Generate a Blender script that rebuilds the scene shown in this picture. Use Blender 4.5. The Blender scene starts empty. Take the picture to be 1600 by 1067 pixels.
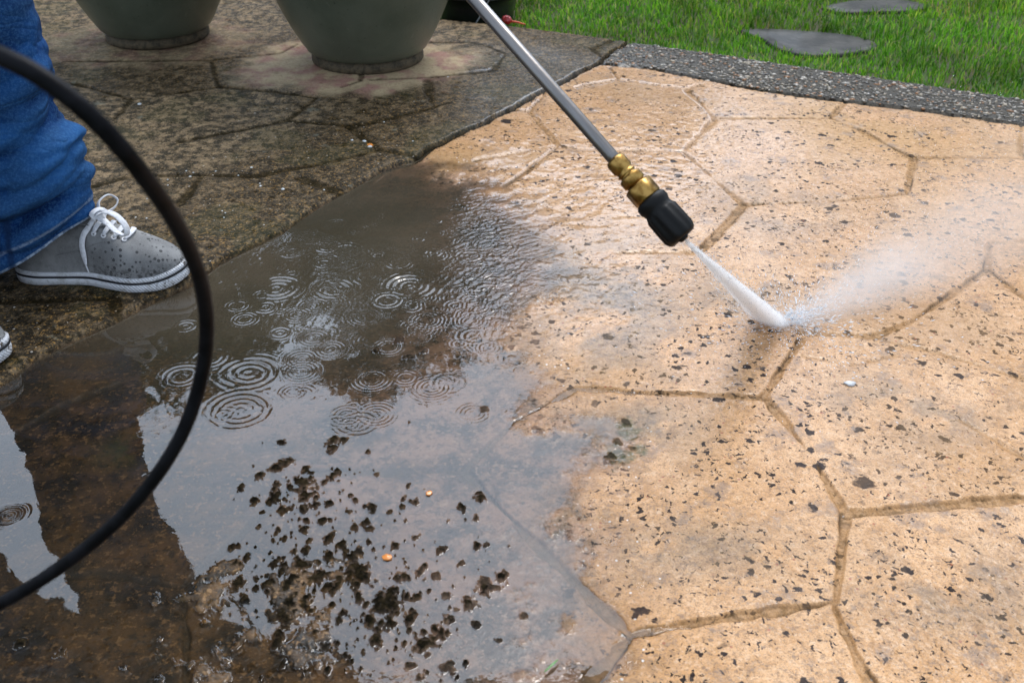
import bpy, bmesh, math, random
import numpy as np
from mathutils import Vector, Matrix
random.seed(7); RNG = np.random.default_rng(7)
R = math.radians
SC = bpy.context.scene
COL = SC.collection

# ------------------------------------------------------------------ camera
CAM_H, PITCH, FPX = 0.86, R(32.0), 1600.0
SP, CP = math.sin(PITCH), math.cos(PITCH)
cam_d = bpy.data.cameras.new('camera'); cam = bpy.data.objects.new('camera', cam_d); COL.objects.link(cam)
cam.location = (0, 0, CAM_H); cam.rotation_euler = (R(90) - PITCH, 0, 0)
cam_d.sensor_width = 36; cam_d.lens = 36.0 * FPX / 1600.0
cam_d.clip_start = 0.02; cam_d.clip_end = 500
cam_d.dof.use_dof = True; cam_d.dof.focus_distance = 1.62; cam_d.dof.aperture_fstop = 8.5
cam_d.dof.aperture_blades = 7
SC.camera = cam

# ------------------------------------------------------------------ sky and sun
SUN_EL, SUN_AZ = R(60), R(24)          # azimuth measured from +Y towards +X
w = bpy.data.worlds.new('World'); SC.world = w; w.use_nodes = True
nt = w.node_tree; bg = nt.nodes['Background']
sky = nt.nodes.new('ShaderNodeTexSky'); sky.sky_type = 'NISHITA'; sky.sun_disc = False
sky.sun_elevation = SUN_EL; sky.sun_rotation = SUN_AZ
sky.air_density = 1.0; sky.dust_density = 6.0; sky.ozone_density = 1.0
hsv = nt.nodes.new('ShaderNodeHueSaturation'); hsv.inputs['Saturation'].default_value = 0.50
nt.links.new(sky.outputs[0], hsv.inputs['Color']); 
wtc = nt.nodes.new('ShaderNodeTexCoord'); wnz = nt.nodes.new('ShaderNodeTexNoise'); wnz.inputs['Scale'].default_value = 2.2; wnz.inputs['Detail'].default_value = 5
nt.links.new(wtc.outputs['Generated'], wnz.inputs['Vector'])
wr = nt.nodes.new('ShaderNodeMapRange'); wr.inputs['From Min'].default_value = .35; wr.inputs['From Max'].default_value = .65
wr.inputs['To Min'].default_value = .62; wr.inputs['To Max'].default_value = .92; nt.links.new(wnz.outputs[0], wr.inputs['Value'])
wmx = nt.nodes.new('ShaderNodeMix'); wmx.data_type = 'RGBA'; nt.links.new(wr.outputs[0], wmx.inputs[0]); nt.links.new(hsv.outputs[0], wmx.inputs[6])
wmx.inputs[7].default_value = (7.2, 8.6, 10.6, 1)      # cloud cover
# a brighter bank of cloud ahead, added to brighten what the puddle mirrors
wdt = nt.nodes.new('ShaderNodeVectorMath'); wdt.operation = 'DOT_PRODUCT'; nt.links.new(wtc.outputs['Generated'], wdt.inputs[0])
ga, ge = R(-8), R(37); wdt.inputs[1].default_value = (math.sin(ga) * math.cos(ge), math.cos(ga) * math.cos(ge), math.sin(ge))
wgr = nt.nodes.new('ShaderNodeMapRange'); wgr.interpolation_type = 'SMOOTHSTEP'; wgr.inputs['From Min'].default_value = .66; wgr.inputs['From Max'].default_value = .985
wgr.inputs['To Min'].default_value = .85; wgr.inputs['To Max'].default_value = 2.9; nt.links.new(wdt.outputs['Value'], wgr.inputs['Value'])
wsc = nt.nodes.new('ShaderNodeVectorMath'); wsc.operation = 'SCALE'; nt.links.new(wmx.outputs[2], wsc.inputs[0]); nt.links.new(wgr.outputs[0], wsc.inputs['Scale'])
nt.links.new(wsc.outputs[0], bg.inputs['Color'])
bg.inputs['Strength'].default_value = 0.125
sun_d = bpy.data.lights.new('sun', 'SUN'); sun_d.energy = 1.1; sun_d.angle = R(20); sun_d.color = (1.0, .95, .88)
sun = bpy.data.objects.new('sun', sun_d); COL.objects.link(sun)
sdir = Vector((math.sin(SUN_AZ) * math.cos(SUN_EL), math.cos(SUN_AZ) * math.cos(SUN_EL), math.sin(SUN_EL)))
sun.rotation_euler = sdir.to_track_quat('Z', 'Y').to_euler()
SC.view_settings.view_transform = 'Standard'; SC.view_settings.look = 'None'
SC.view_settings.gamma = 1; SC.view_settings.exposure = 0.14
SC.render.engine = 'CYCLES'
SC.cycles.volume_bounces = 6; SC.cycles.max_bounces = 12; SC.cycles.transparent_max_bounces = 16
SC.cycles.volume_step_rate = 0.35
SC.cycles.use_denoising = True

# ------------------------------------------------------------------ helpers
def G(u, v, z=0.0):
    """the place on the level z that the photograph shows at (u, v)"""
    a = (u - 800) / FPX; b = (533.5 - v) / FPX
    d = (CAM_H - z) / (SP - b * CP)
    return (a * d, d * CP + b * d * SP)
def D(u, v, d):
    a = (u - 800) / FPX * d; b = (533.5 - v) / FPX * d
    return Vector((a, d * CP + b * SP, CAM_H - d * SP + b * CP))
def proj(x, y, z=0.0):
    d = y * CP + (CAM_H - z) * SP
    b = y * SP + (z - CAM_H) * CP
    return 800 + FPX * x / d, 533.5 - FPX * b / d

def tag(o, label=None, cat=None, group=None, kind=None):
    if label: o['label'] = label
    if cat: o['category'] = cat
    if group: o['group'] = group
    if kind: o['kind'] = kind
    return o
def empty(name, loc=(0, 0, 0), rz=0):
    o = bpy.data.objects.new(name, None); COL.objects.link(o); o.location = loc; o.rotation_euler.z = rz
    o.empty_display_size = .05
    return o
def mesh_np(name, V, F, mat, parent=None, smooth=True, attrs=None):
    """V (n,3); F (m,3) or (m,4) arrays or list of such"""
    me = bpy.data.meshes.new(name)
    V = np.asarray(V, dtype=np.float32)
    Fs = F if isinstance(F, list) else [F]
    Fs = [np.asarray(f, dtype=np.int32) for f in Fs if len(f)]
    nl = sum(f.size for f in Fs); npoly = sum(len(f) for f in Fs)
    me.vertices.add(len(V)); me.vertices.foreach_set('co', V.ravel())
    me.loops.add(nl); me.loops.foreach_set('vertex_index', np.concatenate([f.ravel() for f in Fs]))
    me.polygons.add(npoly)
    tot = np.concatenate([np.full(len(f), f.shape[1], np.int32) for f in Fs])
    st = np.concatenate([[0], np.cumsum(tot)[:-1]]).astype(np.int32)
    me.polygons.foreach_set('loop_start', st)
    me.update(calc_edges=True)
    if smooth: me.polygons.foreach_set('use_smooth', np.ones(npoly, bool))
    if attrs:
        for k, a in attrs.items():
            at = me.attributes.new(k, 'FLOAT_COLOR', 'POINT')
            at.data.foreach_set('color', np.asarray(a, dtype=np.float32).ravel())
    if mat: me.materials.append(mat)
    o = bpy.data.objects.new(name, me); COL.objects.link(o)
    if parent: o.parent = parent
    return o
class MB:
    def __init__(s): s.V = []; s.Q = []; s.T = []; s.n = 0
    def add(s, V, Q=(), T=()):
        b = s.n
        s.V.append(np.asarray(V, float).reshape(-1, 3))
        s.n += len(s.V[-1])
        if len(Q): s.Q.append(np.asarray(Q, int) + b)
        if len(T): s.T.append(np.asarray(T, int) + b)
    def loft(s, rings, cap=True, closed=True):
        k = len(rings[0]); n = len(rings)
        V = np.concatenate([np.asarray(r, float).reshape(-1, 3) for r in rings])
        Q = []
        for i in range(n - 1):
            for j in range(k if closed else k - 1):
                a = i * k + j; b = i * k + (j + 1) % k
                Q.append((a, b, b + k, a + k))
        T = []
        if cap:
            for i, fl in ((0, 1), (n - 1, 0)):
                c = len(V); V = np.vstack([V, V[i * k:(i + 1) * k].mean(0)])
                for j in range(k):
                    a = i * k + j; b = i * k + (j + 1) % k
                    T.append((b, a, c) if fl else (a, b, c))
        s.add(V, Q, T)
    def tube(s, pts, rad, k=10, cap=True, flat=None):
        P = np.asarray([tuple(p) for p in pts], float); n = len(P)
        rad = np.broadcast_to(np.asarray(rad, float), (n,))
        tn = np.gradient(P, axis=0); tn /= np.linalg.norm(tn, axis=1)[:, None] + 1e-12
        up = np.array([0, 0, 1.0]) if abs(tn[0][2]) < .9 else np.array([1.0, 0, 0])
        a = np.cross(tn[0], up); a /= np.linalg.norm(a)
        rings = []
        for i in range(n):
            a = a - tn[i] * a.dot(tn[i]); a /= np.linalg.norm(a) + 1e-12
            b = np.cross(tn[i], a)
            th = np.arange(k) * 2 * math.pi / k
            rings.append(P[i] + rad[i] * (np.cos(th)[:, None] * a + np.sin(th)[:, None] * b))
        s.loft(rings, cap)
    def lathe(s, prof, k=64, c=(0, 0, 0), close=False):
        rings = []
        th = np.arange(k) * 2 * math.pi / k
        for r, z in prof:
            rings.append(np.stack([c[0] + r * np.cos(th), c[1] + r * np.sin(th), np.full(k, c[2] + z)], 1))
        s.loft(rings, cap=close)
    def ribbon(s, pts, nrm, width, th=.0012):
        """flat lace: path, surface normals, full width (scalar or per point)"""
        P = np.asarray([tuple(p) for p in pts], float); n = len(P)
        N = np.asarray(nrm if isinstance(nrm, tuple) else [tuple(p) for p in nrm], float); N = np.broadcast_to(N, (n, 3)).copy()
        W = np.broadcast_to(np.asarray(width, float), (n,))
        tn = np.gradient(P, axis=0); tn /= np.linalg.norm(tn, axis=1)[:, None] + 1e-12
        rings = []
        for i in range(n):
            b = np.cross(tn[i], N[i]); b /= np.linalg.norm(b) + 1e-12
            u = np.cross(b, tn[i])
            ring = []
            for cx, cz in ((-.5, 0), (-.42, .5), (0, .75), (.42, .5), (.5, 0), (.42, -.5), (0, -.5), (-.42, -.5)):
                ring.append(P[i] + b * cx * W[i] + u * cz * th)
            rings.append(np.array(ring))
        s.loft(rings, True)
    def build(s, name, mat, parent=None, smooth=True):
        return mesh_np(name, np.concatenate(s.V), [np.concatenate(q) for q in (s.Q, s.T) if len(q)], mat, parent, smooth)
def spline(P, n, closed=False):
    P = np.asarray([tuple(p) for p in P], float); m = len(P)
    t = np.linspace(0, m - 1, n); out = []
    for q in t:
        i = min(int(q), m - 2); f = q - i
        p0 = P[max(i - 1, 0)]; p1 = P[i]; p2 = P[i + 1]; p3 = P[min(i + 2, m - 1)]
        out.append(.5 * ((2 * p1) + (-p0 + p2) * f + (2 * p0 - 5 * p1 + 4 * p2 - p3) * f * f + (-p0 + 3 * p1 - 3 * p2 + p3) * f ** 3))
    return np.array(out)
def hash2(i, j, seed):
    h = (i.astype(np.int64) * 374761393 + j.astype(np.int64) * 668265263 + seed * 1442695041) & 0xffffffff
    h = ((h ^ (h >> 13)) * 1274126177) & 0xffffffff
    h = h ^ (h >> 16)
    return (h & 0xffffff) / float(0xffffff)
def vn(x, y, sc, seed=0):
    x = x * sc; y = y * sc
    i = np.floor(x); j = np.floor(y); fx = x - i; fy = y - j
    fx = fx * fx * fx * (fx * (fx * 6 - 15) + 10); fy = fy * fy * fy * (fy * (fy * 6 - 15) + 10)
    i = i.astype(np.int64); j = j.astype(np.int64)
    a = hash2(i, j, seed); b = hash2(i + 1, j, seed); c = hash2(i, j + 1, seed); d = hash2(i + 1, j + 1, seed)
    return (a * (1 - fx) + b * fx) * (1 - fy) + (c * (1 - fx) + d * fx) * fy
def fbm(x, y, sc, octv=4, seed=0, g=.5):
    s = 0; a = 1; t = 0; x = np.asarray(x); y = np.asarray(y)
    for k in range(octv):
        s = s + a * vn(x + k * 3.7, y - k * 1.9, sc * 2 ** k, seed + k * 17); t += a; a *= g
    return s / t
def sstep(a, b, x):
    t = np.clip((x - a) / (b - a), 0, 1); return t * t * (3 - 2 * t)
def seg_dist(x, y, A, B):
    ax, ay = A; bx, by = B; dx, dy = bx - ax, by - ay
    L = dx * dx + dy * dy + 1e-12
    t = np.clip(((x - ax) * dx + (y - ay) * dy) / L, 0, 1)
    return np.hypot(x - ax - t * dx, y - ay - t * dy), t
def poly_signed(x, y, pts):
    """distance to an open polyline; positive on its right hand side walking along it"""
    best = np.full(x.shape, 1e9); sg = np.zeros(x.shape)
    sh = x.shape; x = x.ravel(); y = y.ravel(); best = best.ravel(); sg = sg.ravel()
    for A, B in zip(pts[:-1], pts[1:]):
        d, t = seg_dist(x, y, A, B)
        cr = (B[0] - A[0]) * (y - A[1]) - (B[1] - A[1]) * (x - A[0])
        m = d < best - 1e-9
        best = np.where(m, d, best); sg = np.where(m, -np.sign(cr), sg)
    return (best * sg).reshape(sh)

# ------------------------------------------------------------------ materials
class NT:
    def __init__(s, name):
        s.m = bpy.data.materials.new(name); s.m.use_nodes = True
        s.t = s.m.node_tree; s.b = s.t.nodes['Principled BSDF']; s.o = s.t.nodes['Material Output']
        s.tc = s.t.nodes.new('ShaderNodeTexCoord')
        s.co = s.tc.outputs['Object']
    def n(s, typ, **kw):
        nd = s.t.nodes.new(typ)
        for k, v in kw.items(): setattr(nd, k, v)
        return nd
    def set(s, sock, val):
        if isinstance(val, bpy.types.NodeSocket): s.t.links.new(val, sock)
        elif isinstance(val, (tuple, list)) and len(val) == 3 and sock.type == 'RGBA': sock.default_value = (*val, 1)
        else: sock.default_value = val
    def noise(s, scale, detail=4, rough=.55, dist=0, co=None):
        nd = s.n('ShaderNodeTexNoise'); s.set(nd.inputs['Vector'], co or s.co)
        nd.inputs['Scale'].default_value = scale; nd.inputs['Detail'].default_value = detail
        nd.inputs['Roughness'].default_value = rough; nd.inputs['Distortion'].default_value = dist
        return nd.outputs[0]
    def vor(s, scale, feature='F1', rnd=1, co=None, out='Distance', dims='3D'):
        nd = s.n('ShaderNodeTexVoronoi', feature=feature, voronoi_dimensions=dims); s.set(nd.inputs['Vector'], co or s.co)
        nd.inputs['Scale'].default_value = scale; nd.inputs['Randomness'].default_value = rnd
        return nd.outputs[out]
    def math(s, op, a, b=0.0, c=None):
        nd = s.n('ShaderNodeMath', operation=op); s.set(nd.inputs[0], a); s.set(nd.inputs[1], b)
        if c is not None: s.set(nd.inputs[2], c)
        return nd.outputs[0]
    def mul(s, a, b): return s.math('MULTIPLY', a, b)
    def add(s, a, b): return s.math('ADD', a, b)
    def sub(s, a, b): return s.math('SUBTRACT', a, b)
    def step(s, x, a, b, lo=0.0, hi=1.0):
        nd = s.n('ShaderNodeMapRange', interpolation_type='SMOOTHSTEP'); s.set(nd.inputs['Value'], x)
        s.set(nd.inputs['From Min'], a); s.set(nd.inputs['From Max'], b)
        nd.inputs['To Min'].default_value = lo; nd.inputs['To Max'].default_value = hi
        return nd.outputs[0]
    def mix(s, f, a, b, blend='MIX'):
        nd = s.n('ShaderNodeMix', data_type='RGBA', blend_type=blend)
        s.set(nd.inputs[0], f); s.set(nd.inputs[6], a); s.set(nd.inputs[7], b); return nd.outputs[2]
    def attr(s, name):
        nd = s.n('ShaderNodeAttribute', attribute_name=name)
        sp = s.n('ShaderNodeSeparateColor'); s.t.links.new(nd.outputs['Color'], sp.inputs[0])
        return sp.outputs[0], sp.outputs[1], sp.outputs[2], nd.outputs['Alpha']
    def bump(s, h, strength=1, dist=.001, normal=None):
        nd = s.n('ShaderNodeBump'); s.set(nd.inputs['Height'], h); s.set(nd.inputs['Strength'], strength)
        nd.inputs['Distance'].default_value = dist
        if normal: s.set(nd.inputs['Normal'], normal)
        return nd.outputs[0]
    def p(s, **kw):
        for k, v in kw.items(): s.set(s.b.inputs[k.replace('_', ' ')], v)
        return s
    def scalexyz(s, v):
        nd = s.n('ShaderNodeVectorMath', operation='MULTIPLY'); s.set(nd.inputs[0], s.co); nd.inputs[1].default_value = v
        return nd.outputs[0]

def mat_patio():
    m = NT('wet_concrete')
    clean, groove, ring, under = m.attr('A')
    moss, wet, silt, grime_shade = m.attr('B'); sub_, kerb_, stain_, green_ = m.attr('C')
    nL = m.noise(5, 4); nM = m.noise(26, 5, .6); nF = m.noise(120, 5, .7); nX = m.noise(420, 3, .7)
    # cleaned stone
    c1 = m.mix(m.step(nL, .35, .65), (.58, .300, .112), (.66, .375, .175))
    c1 = m.mix(m.step(nM, .40, .68), c1, (.50, .25, .085))
    c1 = m.mix(m.mul(m.step(nF, .52, .64), .6), c1, (.27, .145, .065))
    c1 = m.mix(m.mul(m.step(nF, .46, .34), .6), c1, (.72, .47, .28))
    c1 = m.mix(m.mul(m.step(nX, .53, .60), .6), c1, (.22, .125, .06))
    c1 = m.mix(m.mul(m.step(m.noise(60, 6, .8), .56, .62), m.step(m.noise(6, 4, .6), .42, .6, .1, .75)), c1, (.20, .13, .085))
    c1 = m.mix(m.mul(silt, .8), c1, m.mix(m.step(nF, .4, .65), (.50, .27, .085), (.38, .20, .065)))
    # black lichen spots of several sizes, clustered
    wob = m.n('ShaderNodeVectorMath', operation='MULTIPLY_ADD')
    nzc = m.n('ShaderNodeTexNoise'); m.set(nzc.inputs['Vector'], m.co); nzc.inputs['Scale'].default_value = 85; nzc.inputs['Detail'].default_value = 4
    m.set(wob.inputs[0], nzc.outputs['Color']); wob.inputs[1].default_value = (.024, .024, .0); m.set(wob.inputs[2], m.co)
    flat = m.n('ShaderNodeVectorMath', operation='MULTIPLY'); m.set(flat.inputs[0], wob.outputs[0]); flat.inputs[1].default_value = (1, 1, 0)
    spots = None
    for sc, r0, r1, cl, th in ((17, .01, .26, 4.0, .52), (38, .02, .34, 7.0, .46), (80, .05, .40, 9.0, .42), (170, .10, .42, 12.0, .42)):
        v = m.n('ShaderNodeTexVoronoi'); m.set(v.inputs['Vector'], flat.outputs[0]); v.inputs['Scale'].default_value = sc
        sp = m.n('ShaderNodeSeparateColor'); m.t.links.new(v.outputs['Color'], sp.inputs[0])
        rr = m.step(sp.outputs[0], .35, 1.0, r0, r1)
        rr = m.mul(rr, m.step(m.noise(cl, 3), th - .08, th + .14, .25, 1.0))
        s_ = m.step(m.sub(v.outputs['Distance'], rr), .05, -.03)
        s_ = m.mul(s_, m.step(sp.outputs[1], .12, .22))
        spots = s_ if spots is None else m.math('MAXIMUM', spots, s_)
    spots = m.mul(spots, m.step(m.noise(150, 5, .75), .30, .40, .1, 1))
    c1 = m.mix(m.mul(spots, .96), c1, m.mix(m.step(nL, .4, .6), (.010, .009, .012), (.040, .034, .036)))
    c1 = m.mix(m.mul(m.step(m.noise(2.2, 5, .6), .50, .66), .40), c1, (.34, .19, .075))
    # soft grey blush between spots
    c1 = m.mix(m.mul(m.step(m.noise(13, 6, .75), .54, .66), .5), c1, (.22, .17, .14))
    v = m.n('ShaderNodeTexVoronoi'); m.set(v.inputs['Vector'], m.co); v.inputs['Scale'].default_value = 130
    sp = m.n('ShaderNodeSeparateColor'); m.t.links.new(v.outputs['Color'], sp.inputs[0])
    fl = m.mul(m.step(v.outputs['Distance'], .26, .18), m.step(sp.outputs[2], .93, .95))
    c1 = m.mix(fl, c1, (.85, .80, .74))
    fl2 = m.mul(m.step(v.outputs['Distance'], .28, .2), m.step(sp.outputs[1], .955, .965))
    c1 = m.mix(m.mul(fl2, .8), c1, (.32, .08, .03))
    # dirty stone
    d1 = m.mix(m.step(nM, .38, .62), (.25, .175, .10), (.115, .080, .045))
    d1 = m.mix(m.step(m.noise(95, 6, .8), .47, .56), d1, (.34, .24, .135))
    d1 = m.mix(m.mul(m.step(m.noise(40, 8, .88), .46, .53), .95), d1, (.020, .017, .010))
    d1 = m.mix(m.mul(m.step(nX, .58, .70), .7), d1, (.36, .28, .18))
    d1 = m.mix(m.mul(moss, m.step(m.noise(75, 6, .8), .36, .60, 1, .35)), d1, (.013, .009, .0035))
    d1 = m.mix(m.mul(m.mul(moss, m.step(m.noise(150, 5, .8), .55, .62)), .85), d1, (.34, .19, .055))
    lich = m.step(m.noise(17, 4, .6), .66, .72)
    d1 = m.mix(m.mul(lich, .45), d1, (.22, .22, .17))
    # under the puddle: brown scum and gold bits
    u1 = m.mix(m.step(m.noise(16, 6, .65), .38, .62), (.014, .010, .0045), (.13, .068, .022))
    u1 = m.mix(m.mul(m.step(nF, .54, .62), .8), u1, (.30, .17, .07))
    u1 = m.mix(m.mul(m.step(m.noise(70, 5, .7), .52, .62), .8), u1, (.022, .016, .008))
    base = m.mix(m.step(m.add(clean, m.mul(m.sub(m.noise(34, 6, .7), .5), .9)), .40, .60), d1, c1)
    s1 = m.mix(m.step(m.noise(11, 7, .75), .40, .56), (.032, .026, .021), (.29, .170, .110))
    s1 = m.mix(m.mul(m.step(m.noise(80, 6, .8), .50, .60), .75), s1, (.045, .035, .028))
    s1 = m.mix(m.mul(m.step(nF, .55, .62), .65), s1, (.40, .26, .17))
    base = m.mix(m.mul(sub_, .93), base, s1)
    base = m.mix(m.mul(stain_, .85), base, m.mix(m.step(m.noise(70, 6, .8), .42, .58), (.10, .075, .055), (.27, .18, .10)))
    base = m.mix(under, base, u1)
    base = m.mix(m.mul(green_, m.step(nF, .35, .6, .35, .8)), base, (.060, .070, .020))
    base = m.mix(kerb_, base, m.mix(m.step(nF, .4, .6), (.030, .026, .020), (.095, .082, .064)))
    # pale ring round the pot foot
    rp = m.mix(m.step(m.noise(14, 4), .45, .62), (.46, .35, .21), (.36, .20, .15))
    rp = m.mix(m.mul(m.step(nF, .52, .68), .6), rp, (.20, .12, .08))
    base = m.mix(m.mul(ring, m.step(nM, .25, .5, .6, 1)), base, rp)
    # joints: silted ochre where washed, black where dirty
    jc = m.mix(m.step(m.noise(90, 6, .8), .42, .58), (.17, .095, .038), (.42, .25, .125))
    jc = m.mix(clean, m.mix(m.step(nF, .4, .6), (.009, .007, .003), (.024, .018, .007)), jc)
    jc = m.mix(m.mul(sub_, .8), jc, (.115, .095, .070)); jc = m.mix(under, jc, (.045, .036, .022))
    base = m.mix(m.mul(groove, m.step(m.noise(35, 5, .7), .35, .62, .95, .45)), base, jc)
    base = m.mix(grime_shade, base, m.mix(m.step(nF, .4, .65), (.007, .006, .004), (.026, .019, .010)))  # near-black scum knobs and cracks, plus the painted shadow of joint edges
    # water-soaked stone is darker; a water film lies on it
    rough = m.step(nF, .3, .7, .42, .75)
    h = m.add(m.mul(nF, .8), m.mul(nX, .45)); h = m.add(h, m.mul(nM, 1.2))
    nb = m.bump(h, .75, .0032)
    hc = m.add(m.noise(75, 3, .5, .6), m.mul(m.noise(220, 2, .5), m.step(wet, .5, 1, .5, .1)))
    nc = m.bump(hc, m.step(wet, .1, 1.0, .9, .30), .0022)
    m.p(Base_Color=base, Roughness=rough, Normal=nb, Coat_Weight=m.mul(m.step(wet, .15, .9, .04, 1.0), m.mul(m.mul(m.sub(1.0, grime_shade), m.sub(1.0, m.mul(spots, .8))), m.sub(1.0, m.mul(groove, .75)))),
        Coat_Roughness=m.step(wet, .2, 1.0, .22, .04), Coat_IOR=1.42, Coat_Normal=nc, Specular_IOR_Level=m.mul(m.step(wet, .1, .8, .12, .4), m.mul(m.mul(m.sub(1.0, grime_shade), m.sub(1.0, m.mul(spots, .9))), m.sub(1.0, m.mul(groove, .8)))))
    return m.m

def mat_water():
    m = NT('puddle_water'); murk, chop, sp_, _ = m.attr('W')
    t = m.t; t.nodes.remove(m.b)
    tr = m.n('ShaderNodeBsdfTransparent'); tr.inputs[0].default_value = (.97, .965, .95, 1)
    df = m.n('ShaderNodeBsdfDiffuse')
    m.set(df.inputs['Color'], m.mix(m.step(m.noise(4, 4), .35, .65), (.052, .043, .028), (.078, .062, .042)))
    h = m.add(m.noise(42, 2, .45, 1.6), m.mul(m.noise(120, 2, .5, .8), .22))
    nb = m.bump(h, m.step(chop, .1, 1, .006, .62), .0065)
    gl = m.n('ShaderNodeBsdfGlossy'); gl.inputs['Roughness'].default_value = .015; m.set(gl.inputs['Normal'], nb)
    fr = m.n('ShaderNodeFresnel'); fr.inputs['IOR'].default_value = 1.62; m.set(fr.inputs['Normal'], nb)
    mx = m.n('ShaderNodeMixShader'); m.set(mx.inputs[0], murk); t.links.new(tr.outputs[0], mx.inputs[1]); t.links.new(df.outputs[0], mx.inputs[2])
    m2 = m.n('ShaderNodeMixShader'); m.set(m2.inputs[0], m.mul(fr.outputs[0], sp_)); t.links.new(mx.outputs[0], m2.inputs[1]); t.links.new(gl.outputs[0], m2.inputs[2])
    t.links.new(m2.outputs[0], m.o.inputs['Surface'])
    return m.m

def simple(name, col, rough=.5, **kw):
    m = NT(name); col2 = tuple(c * .75 for c in col)
    m.p(Base_Color=m.mix(m.step(m.noise(kw.pop('nscale', 40), 4), .35, .65), col2, col), Roughness=rough)
    bs = kw.pop('bump', None)
    if bs: m.p(Normal=m.bump(m.noise(bs[0], 4), bs[1], bs[2]))
    m.p(**kw)
    return m.m

# ------------------------------------------------------------------ layout of the paving (points read off the ground)
def GL(pts): return [G(*p) for p in pts]
JL = [(-700, 930), (-330, 770), (0, 603), (60, 560), (130, 528), (185, 503), (220, 483), (300, 447), (345, 412), (440, 365), (490, 330), (530, 306), (600, 268), (655, 250), (668, 238), (760, 194), (850, 146), (935, 103), (958, 84), (982, 70)]
JLg = GL(JL)
EDGE = [(-500, -95), (100, -40), (400, -2), (560, 20), (690, 34), (830, 48), (982, 70), (1100, 86), (1300, 116), (1600, 160), (1900, 205), (2500, 300)]
EDGEg = GL(EDGE)
KERBJ = [(935, 103), (1010, 110), (1075, 122), (1140, 136), (1190, 145), (1300, 160), (1420, 174), (1600, 200), (1900, 246), (2500, 340)]
KERBg = GL(KERBJ)
SEG = [  # chains of cast joints
 [(120,135),(208,160),(340,140),(330,98),(100,100)], [(340,140),(400,145),(495,157),(450,193),(350,213),(280,226)],
 [(208,160),(180,190)], [(330,98),(440,87),(465,73)], [(450,193),(547,202),(640,182),(700,165)], [(547,202),(592,238),(655,250)],
 [(150,295),(207,280),(316,278),(400,280),(493,263),(592,239)], [(316,278),(280,325)], [(470,283),(530,305)],
 [(565,122),(563,131),(535,140)], [(580,128),(680,125),(770,115),(790,88),(760,75),(735,70),(670,70)], [(665,130),(675,165)],
 [(962,65),(925,80),(940,93)], [(-60,485),(0,480),(180,474),(183,500)],
 [(952,109),(968,127)], [(900,140),(966,127),(1070,142),(1097,135)], [(1072,143),(1117,188),(1298,188),(1320,164)],
 [(1298,188),(1342,206),(1420,249),(1600,250)], [(1427,249),(1416,306)], [(1595,200),(1595,246)],
 [(1117,190),(1066,240),(900,236),(872,230)], [(1066,240),(1162,324),(1300,318),(1416,306)], [(1162,324),(1103,387),(1092,398),(966,398)],
 [(850,150),(828,177),(797,175)], [(828,177),(872,230),(833,262),(790,290)], [(743,252),(833,237),(872,230)],
 [(1250,523),(1364,530),(1425,506),(1521,440),(1542,425),(1545,383),(1600,380)], [(1542,425),(1600,470)],
 [(1252,536),(1190,626),(1040,618),(900,608)], [(1198,628),(1270,720),(1320,806),(1416,799),(1600,784)], 
 [(1320,808),(1305,945),(1010,987),(985,992),(920,1067)], [(985,992),(840,850),(724,731),(800,660),(900,608)], [(724,731),(490,735),(395,810)],
 [(1302,950),(1340,1037),(1380,1110)], [(285,915),(395,810)], [(285,915),(150,893),(40,905)], [(285,915),(292,1080)], [(-40,705),(0,690),(100,630),(185,596)],
]
WID = {}
FAINT = [[(1380,536),(1460,554),(1600,597)], [(1255,560),(1330,575),(1400,560)], [(1500,660),(1600,720)], [(690,150),(760,165)]]
segs = []
for ch in SEG:
    g = GL(ch)
    segs += [(a, b, 1.0) for a, b in zip(g[:-1], g[1:])]
for ch in FAINT:
    g = GL(ch); segs += [(a, b, .35) for a, b in zip(g[:-1], g[1:])]
# the same pattern carries on outside the picture
def hexv(i, j, k):
    s = .33
    cx = i * s * 1.5; cy = (j + .5 * (i % 2)) * s * math.sqrt(3)
    a = k * math.pi / 3
    x, y = cx + s * math.cos(a), cy + s * math.sin(a)
    q = (round(x * 50), round(y * 50)); r_ = random.Random(q[0] * 7919 + q[1])
    return x + r_.uniform(-.05, .05), y + r_.uniform(-.05, .05)
def infr(p):
    if p[1] < .2: return False
    u, v = proj(*p); return -25 < u < 1625 and -25 < v < 1092
for i in range(-8, 9):
    for j in range(-2, 9):
        for k in range(3):
            a, b = hexv(i, j, k), hexv(i, j, k + 1)
            if not infr(a) and not infr(b) and not infr(((a[0] + b[0]) / 2, (a[1] + b[1]) / 2)) and a[1] > -.8:
                segs.append((a, b, 1.0))

PUD = GL([(668, 244), (715, 262), (765, 280), (815, 322), (850, 375), (880, 420), (868, 470), (835, 520), (835, 580), (880, 640), (975, 650), (990, 690), (950, 760), (925, 830), (945, 900), (985, 985), (955, 1050), (900, 1140), (860, 1300)])
POTS = [(-.405, 2.87), (-1.06, 3.09)]

def polar(az0, az1, na, r0, r1, nr, coarse=None):
    az = np.linspace(az0, az1, na)
    if coarse: az = np.concatenate([np.linspace(coarse[0], az0, coarse[2])[:-1], az, np.linspace(az1, coarse[1], coarse[2])[1:]])
    rr = r0 * (r1 / r0) ** np.linspace(0, 1, nr)
    A, Rr = np.meshgrid(az, rr)
    return Rr * np.sin(A), Rr * np.cos(A)
def grid_faces(nr, na, keep=None):
    idx = np.arange(nr * na).reshape(nr, na)
    F = np.stack([idx[:-1, :-1], idx[1:, :-1], idx[1:, 1:], idx[:-1, 1:]], -1)[..., ::-1]
    F = F.reshape(-1, 4)
    return F if keep is None else F[keep.reshape(-1)]

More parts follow.
